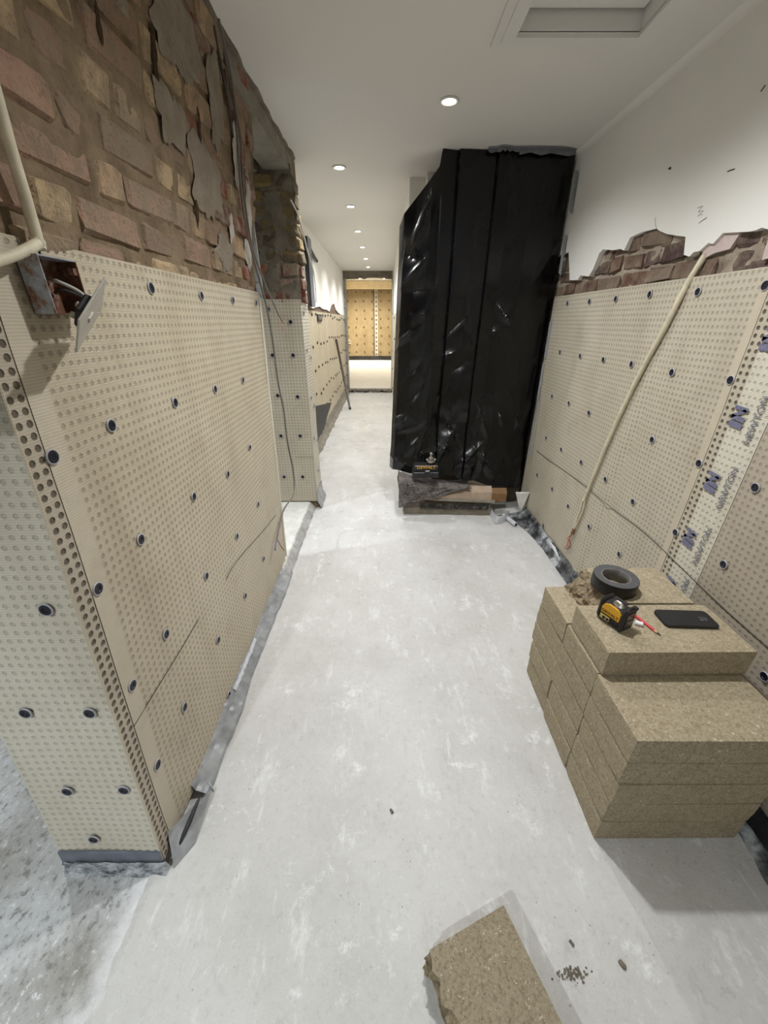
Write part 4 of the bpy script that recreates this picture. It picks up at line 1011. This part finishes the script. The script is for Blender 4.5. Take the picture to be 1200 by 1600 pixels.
# pencil and eraser
q0 = onZ(986,957,TZ+.004); q1 = onZ(1033,993,TZ+.004); dd = (q1-q0).normalized()
pn = thing('pencil', 'red pencil with dark tip beside the laser level', 'pencil', (0,0,0))
tube([q0, q1-dd*.022], .0042, 6, 1).build('barrel', MAT_RED, pn)
tube([q1-dd*.022, q1-dd*.012], lambda t_: .0042-.0014*t_, 6, 1).build('sharpened_wood', MAT_WOOD, pn)
tube([q1-dd*.012, q1], lambda t_: .0028-.0020*t_, 6, 1).build('tip', MAT_BLACK, pn)
er = onZ(998,976,TZ); eo = mk('plastic_spacer', *(lambda vf: ([p+Vector((0,0,.0055)) for p in vf[0]], vf[1]))(chamfer(.022,.016,.009,.002)), MAT_WHITEPL); eo.location = (er.x,er.y,TZ); eo.rotation_euler = (0,0,-.5)
tag(eo, 'small white plastic block beside the red pencil', 'plastic block')

# ------------------------------------------------------------------ services on the right wall
cr = thing('conduit_cable', 'cream sheathed cable hanging diagonally down the right-hand sheeting', 'cable', (0,0,0))
cp = [onX(x,y,XR-.014) for x,y in [(1088,398),(1074,435),(1060,470),(1036,518),(1010,565),(978,628),(950,690),(930,738),(912,782)]]
cp[0].x = 1.192; cp[1].x = 1.17
tube(cp, lambda t_: .0115-.003*t_+.0006*math.sin(t_*60), 10, 6).build('sheath', MAT_CREAM, cr, True)
tube([onX(x,y,XR-.015) for x,y in [(911,780),(906,798),(900,815),(896,828)]], .0055, 8, 5).build('inner_cable', MAT_CREAM, cr, True)
tube([onX(x,y,XR-.012) for x,y in [(914,782),(910,800),(903,815),(896,829)]], .0045, 8, 5).build('inner_cable', MAT_CREAM, cr, True)
tube([onX(897,826,XR-.014), onX(894,834,XR-.014)], .010, 8, 1).build('tie', MAT_CARD_D, cr)
for k,m in enumerate((MAT_REDWIRE, MAT_COPPER, MAT_CABLE_DARK)):
    tube([onX(895,833,XR-.014), onX(889-3*k+6*(k == 2),842,XR-.014), onX(886+3*k,852,XR-.016), onX(882+2*k,857+k,XR-.014)], .0022, 6, 6).build('bare_wire', m, cr)

# ------------------------------------------------------------------ services on the left wall
cl = thing('conduit_cable', 'cream sheathed cable running down the brick into the old switch box', 'cable', (0,0,0))
tube([onX(-14,120,-.612), onX(0,172,-.615), onX(18,238,-.620), onX(40,310,-.626), onX(60,380,-.632)], .0095, 10, 6).build('sheath', MAT_CREAM, cl, True)
tube([onX(58,374,-.632), onX(60,388,-.632)], .012, 10, 1).build('collar', MAT_CREAM, cl)
tube([onX(60,380,-.628), onX(38,392,-.622), onX(12,402,-.618), onX(-16,410,-.614)], .0090, 10, 6).build('side_sheath', MAT_CREAM, cl, True)
tube([onX(60,386,-.634), onX(62,396,-.636), onX(62,408,-.636)], .0022, 6, 4).build('wire', MAT_CABLE_DARK, cl)
# back box: open towards the passage
bxY0, bxY1, bxZ0, bxZ1, bxX = .800, .895, 1.462, 1.556, -.606
sb = thing('switch_box', 'rusty galvanised back box standing proud of the left sheeting', 'switch box', (0,0,0))
w_ = .0022
box('near_side', XL+.004, bxX, bxY0, bxY0+w_, bxZ0, bxZ1, MAT_GALVR, sb)
box('far_side', XL+.004, bxX, bxY1-w_, bxY1, bxZ0, bxZ1, MAT_RUST, sb)
box('top_side', XL+.004, bxX, bxY0+w_, bxY1-w_, bxZ1-w_, bxZ1, MAT_GALV, sb)
box('bottom_side', XL+.004, bxX, bxY0+w_, bxY1-w_, bxZ0, bxZ0+w_, MAT_RUST, sb)
box('back_plate', XL+.003, XL+.005, bxY0, bxY1, bxZ0, bxZ1, MAT_RUST, sb)
for zc_ in ((bxZ0+bxZ1)/2-.028, (bxZ0+bxZ1)/2+.028): box('fixing_lug', bxX-.012, bxX-.002, bxY1-.012, bxY1-.002, zc_-.006, zc_+.006, MAT_RUST, sb)
for k in range(2): tube([(XL+.01,.86,1.50+.02*k),(bxX-.01,.845,1.505+.012*k),(bxX+.016,.862,1.492+.006*k),(-.578,.872,1.474-.01*k)], .0032, 8, 6).build('wire', MAT_CABLE_PALE if k else MAT_CABLE_DARK, sb)
# hanging face plate
pp = [onX(x,y,X) for (x,y,X) in ((113,530,-.545),(128,523,-.575),(171,456,-.575),(149,463,-.545))]
fp = thing('switch_plate', 'loose grey metal switch plate dangling on wires from the back box', 'switch plate', (0,0,0))
pc_ = sum(pp, Vector())/4
ux = ((pp[2]+pp[3])/2-(pp[0]+pp[1])/2).normalized(); uy = ((pp[1]+pp[2])/2-(pp[0]+pp[3])/2); uy = (uy-ux*uy.dot(ux)).normalized(); M = frame(pc_, ux, uy)
hl = ((pp[2]+pp[3])/2-(pp[0]+pp[1])/2).length/2; hwid = .042
vv,ff = chamfer(hl*2, hwid*2, .0035, .001); mk('plate', [M@p for p in vv], ff, MAT_PLATE, fp)
sgn = 1 if (M.to_3x3()@Vector((0,0,1))).x < 0 else -1
vv,ff = chamfer(.050,.044,.016,.003); mk('switch_module', [M@(p+Vector((0,0,sgn*.010))) for p in vv], ff, MAT_BLACKPL, fp)
for k in (-1,1):
    vv,ff = chamfer(.010,.010,.012,.002); mk('terminal', [M@(p+Vector((k*.015,.006,sgn*.022))) for p in vv], ff, MAT_CHROME, fp)
vv,ff = chamfer(.022,.010,.004,.001); mk('rocker', [M@(p+Vector((-.006,0,-sgn*.0025))) for p in vv], ff, MAT_PLATE, fp)

# cables at the side doorway
hc = thing('hanging_cable', 'long grey cable hanging down the side doorway with blue capped ends', 'cable', (0,0,0))
ca = [(338,22,-.572),(352,90,-.580),(364,150,-.585),(371,215,-.592),(376,290,-.60),(386,360,-.61),(402,425,-.62),(418,485,-.62),(427,540,-.62),(434,595,-.62),(443,640,-.62),(449,690,-.62),(458,735,-.62),(459,770,-.62),(444,795,-.61),(438,815,-.60),(432,845,-.60)]
tube([onX(*q) for q in ca], .0052, 8, 5).build('cable_run', MAT_CABLE, hc, True)
cb_ = [(342,30,-.560),(358,100,-.568),(368,165,-.574),(376,215,-.584),(380,290,-.592),(390,365,-.605),(400,405,-.612),(417,450,-.61),(430,480,-.61),(437,495,-.61),(443,505,-.61)]
tube([onX(*q) for q in cb_], .0040, 8, 5).build('cable_run', MAT_CABLE, hc, True)
tube([onX(334,40,-.572), onX(346,105,-.582), onX(357,165,-.590), onX(364,215,-.600)], .0045, 8, 5).build('cable_run', MAT_CABLE_DARK, hc, True)
tube([onX(440,490,-.61), onX(443,502,-.61), onX(439,510,-.61), onX(446,517,-.61)], .0015, 6, 5).build('cable_core', MAT_COPPER, hc)
tube([onX(432,845,-.60), onX(430,856,-.60), onX(430,860,-.60)], .0050, 6, 3).build('blue_cap', MAT_INK, hc)
tube([onX(433,842,-.60), onX(438,852,-.595), onX(444,860,-.59)], .0022, 6, 4).build('cable_core', MAT_CARD_D, hc)
# pale strip screwed to the near jamb
js = thing('jamb_strip', 'pale blue-grey metal strip fixed up the near jamb of the side doorway', 'strip', (0,0,0))
b0 = onY(386,283,2.215); b1 = onY(410,470,2.235)
mkv = [Vector((-.652,2.205,2.12)),Vector((-.640,2.222,2.12)),Vector((-.655,2.245,1.52)),Vector((-.690,2.236,1.52))]
js_pts = [onY(379,285,2.32), onY(389,292,2.32), onY(413,470,2.28), onY(403,470,2.28)]
v,f = prism(js_pts, .006, (0,1,0)); mk('strip_body', v, f, MAT_STRIPBLUE, js)
g = lathe([(0,.002),(.005,.002),(.006,0)], 10); M = frame(onY(384,294,2.312)+Vector((0,-.003,0)), (1,0,0), (0,0,1)); g.v = [tuple(M@Vector(p)) for p in g.v]; g.build('screw', MAT_BLACK, js)
jb = thing('jamb_bead', 'pale rolled sheet edge along the near jamb of the side doorway', 'sheet edge', (0,0,0))
secs = []
for i in range(31):
    z = .05+1.53*i/30; w = .006*nz((z*5,1,1)); y = 2.137+SH*z; secs.append([(XL+.001,y,z),(XL+.008+w*.4,y+.008+w*.5,z),(XL+.002,y+.030+w,z),(XL-.03,y+.036+w,z)])
loft(secs).build('edge_sheet', MAT_MEM_PALE, jb)
# cables over the pier and on the set-back wall
c3 = thing('pier_cable', 'thin pale cable drooping across the rubble pier towards the passage wall', 'cable', (0,0,0))
tube([onX(454,312,-.552), onX(464,332,-.552), onX(470,352,-.548), onX(477,378,-.545), onX(483,402,-.545), onX(490,425,-.545), onX(493,450,-.545), onX(494,474,-.55)], .0045, 8, 6).build('cable_run', MAT_CABLE_PALE, c3, True)
c4 = thing('wall_cable', 'short dark armoured cable end hanging on the white passage wall', 'cable', (0,0,0))
tube([onX(479,372,fx+.03), onX(484,388,fx+.03), onX(490,400,fx+.03), onX(495,408,fx+.03)], .018, 8, 5).build('cable_run', MAT_CABLE_DARK, c4, True)
tb_ = thing('wall_trunking', 'dark grey vertical trunking on the white passage wall behind the pier', 'trunking', (0,0,0))
a_ = onX(478,375,fx+.01); box('trunk_body', fx+.004, fx+.05, 4.82, 5.05, 1.60, 2.24, MAT_CABLE_DARK, tb_); box('trunk_lid', fx+.05, fx+.056, 4.80, 5.0, 1.60, 2.24, MAT_DPM, tb_)
jbx = onX(500,497,fx+.02); b4 = thing('junction_box', 'small dark open junction box on the cream passage sheeting', 'junction box', (fx+.012,jbx.y,jbx.z))
mk('box_back', *chamfer(.02,.34,.085,.004), MAT_CABLE_DARK, b4); 
for k in (-.1,.0,.1): mk('terminal', *(lambda vf: ([p+Vector((.014,k,.0)) for p in vf[0]], vf[1]))(chamfer(.02,.05,.04,.004)), MAT_CONC, b4)
# leaning pole
f0 = onZ(547,640,.0); po = thing('leaning_pole', 'thin grey pole leaning against the cream passage sheeting near the far doorway', 'pole', (0,0,0))
top = onX(525,530,fx+.03); d_ = (top-f0).normalized()
tube([f0+Vector((0,0,.012)), top], .020, 10, 1).build('pole_shaft', MAT_STEELPOLE, po, True)
tube([f0+Vector((0,0,.012))-d_*.004, f0+Vector((0,0,.012))+d_*.03], .023, 10, 1).build('pole_foot', MAT_BLACKPL, po)
# door frame pieces at the passage's right-hand wall
dfm = thing('door_lining', 'primed timber door lining piece on the right passage wall near the far doorway', 'door lining', (0,0,0))
box('upright', .165, .184, 8.35, 8.95, 1.58, 2.31, MAT_TRIM, dfm); box('stop_bead', .155, .165, 8.60, 8.75, 1.58, 2.31, MAT_CONC_DARK, dfm)
msr = thing('passage_lower_sheet', 'cream sheeting with black plugs on the right passage wall below the door lining', 'membrane', (0,0,0))
secs = [[(.178-.006*abs(nz((y*3,z*3,2))), y, z) for z in [.1+1.46*k/12 for k in range(13)]] for y in [3.56+5.59*i/46 for i in range(47)]]
loft(secs).build('sheet', MAT_MEM_PALE, msr, True)
for i in range(8): inst('fixing_plug', pmf, (.168, 5.2+.5*i, .3+.3*(i % 5)), (0,0,0), msr)

# ------------------------------------------------------------------ crumbs on the floor
g = G(); rc = random.Random(8)
for i in range(70):
    p = onZ(895+rc.gauss(0,13), 1522+rc.gauss(0,7), 0); s_ = rc.uniform(.001,.0042); vv,ff = chamfer(s_*1.6,s_*1.2,s_,s_*.3,s_*.2,rc); g.add([q+Vector((p.x,p.y,s_*.5)) for q in vv], ff)
tag(g.build('mortar_crumbs', MAT_CRUMB), 'scatter of tiny brown mortar crumbs on the floor beside the loose block', 'crumbs', kind='stuff')
for (x,y,s_,lab) in ((893,1474,.007,'brown grit crumb lying just beyond the crumb scatter'),(972,1508,.009,'single dark chip lying apart on the floor below the stack shadow'),(612,1268,.008,'lone dark chip on the open pale floor of the passage')):
    p = onZ(x,y,0); vv,ff = chamfer(s_*1.0,s_*1.9,s_*.7,s_*.2,s_*.15,rc); o = mk('floor_chip', vv, ff, MAT_CRUMB); o.location = (p.x,p.y,s_*.33); o.rotation_euler = (0,0,.6); tag(o, lab, 'chip')
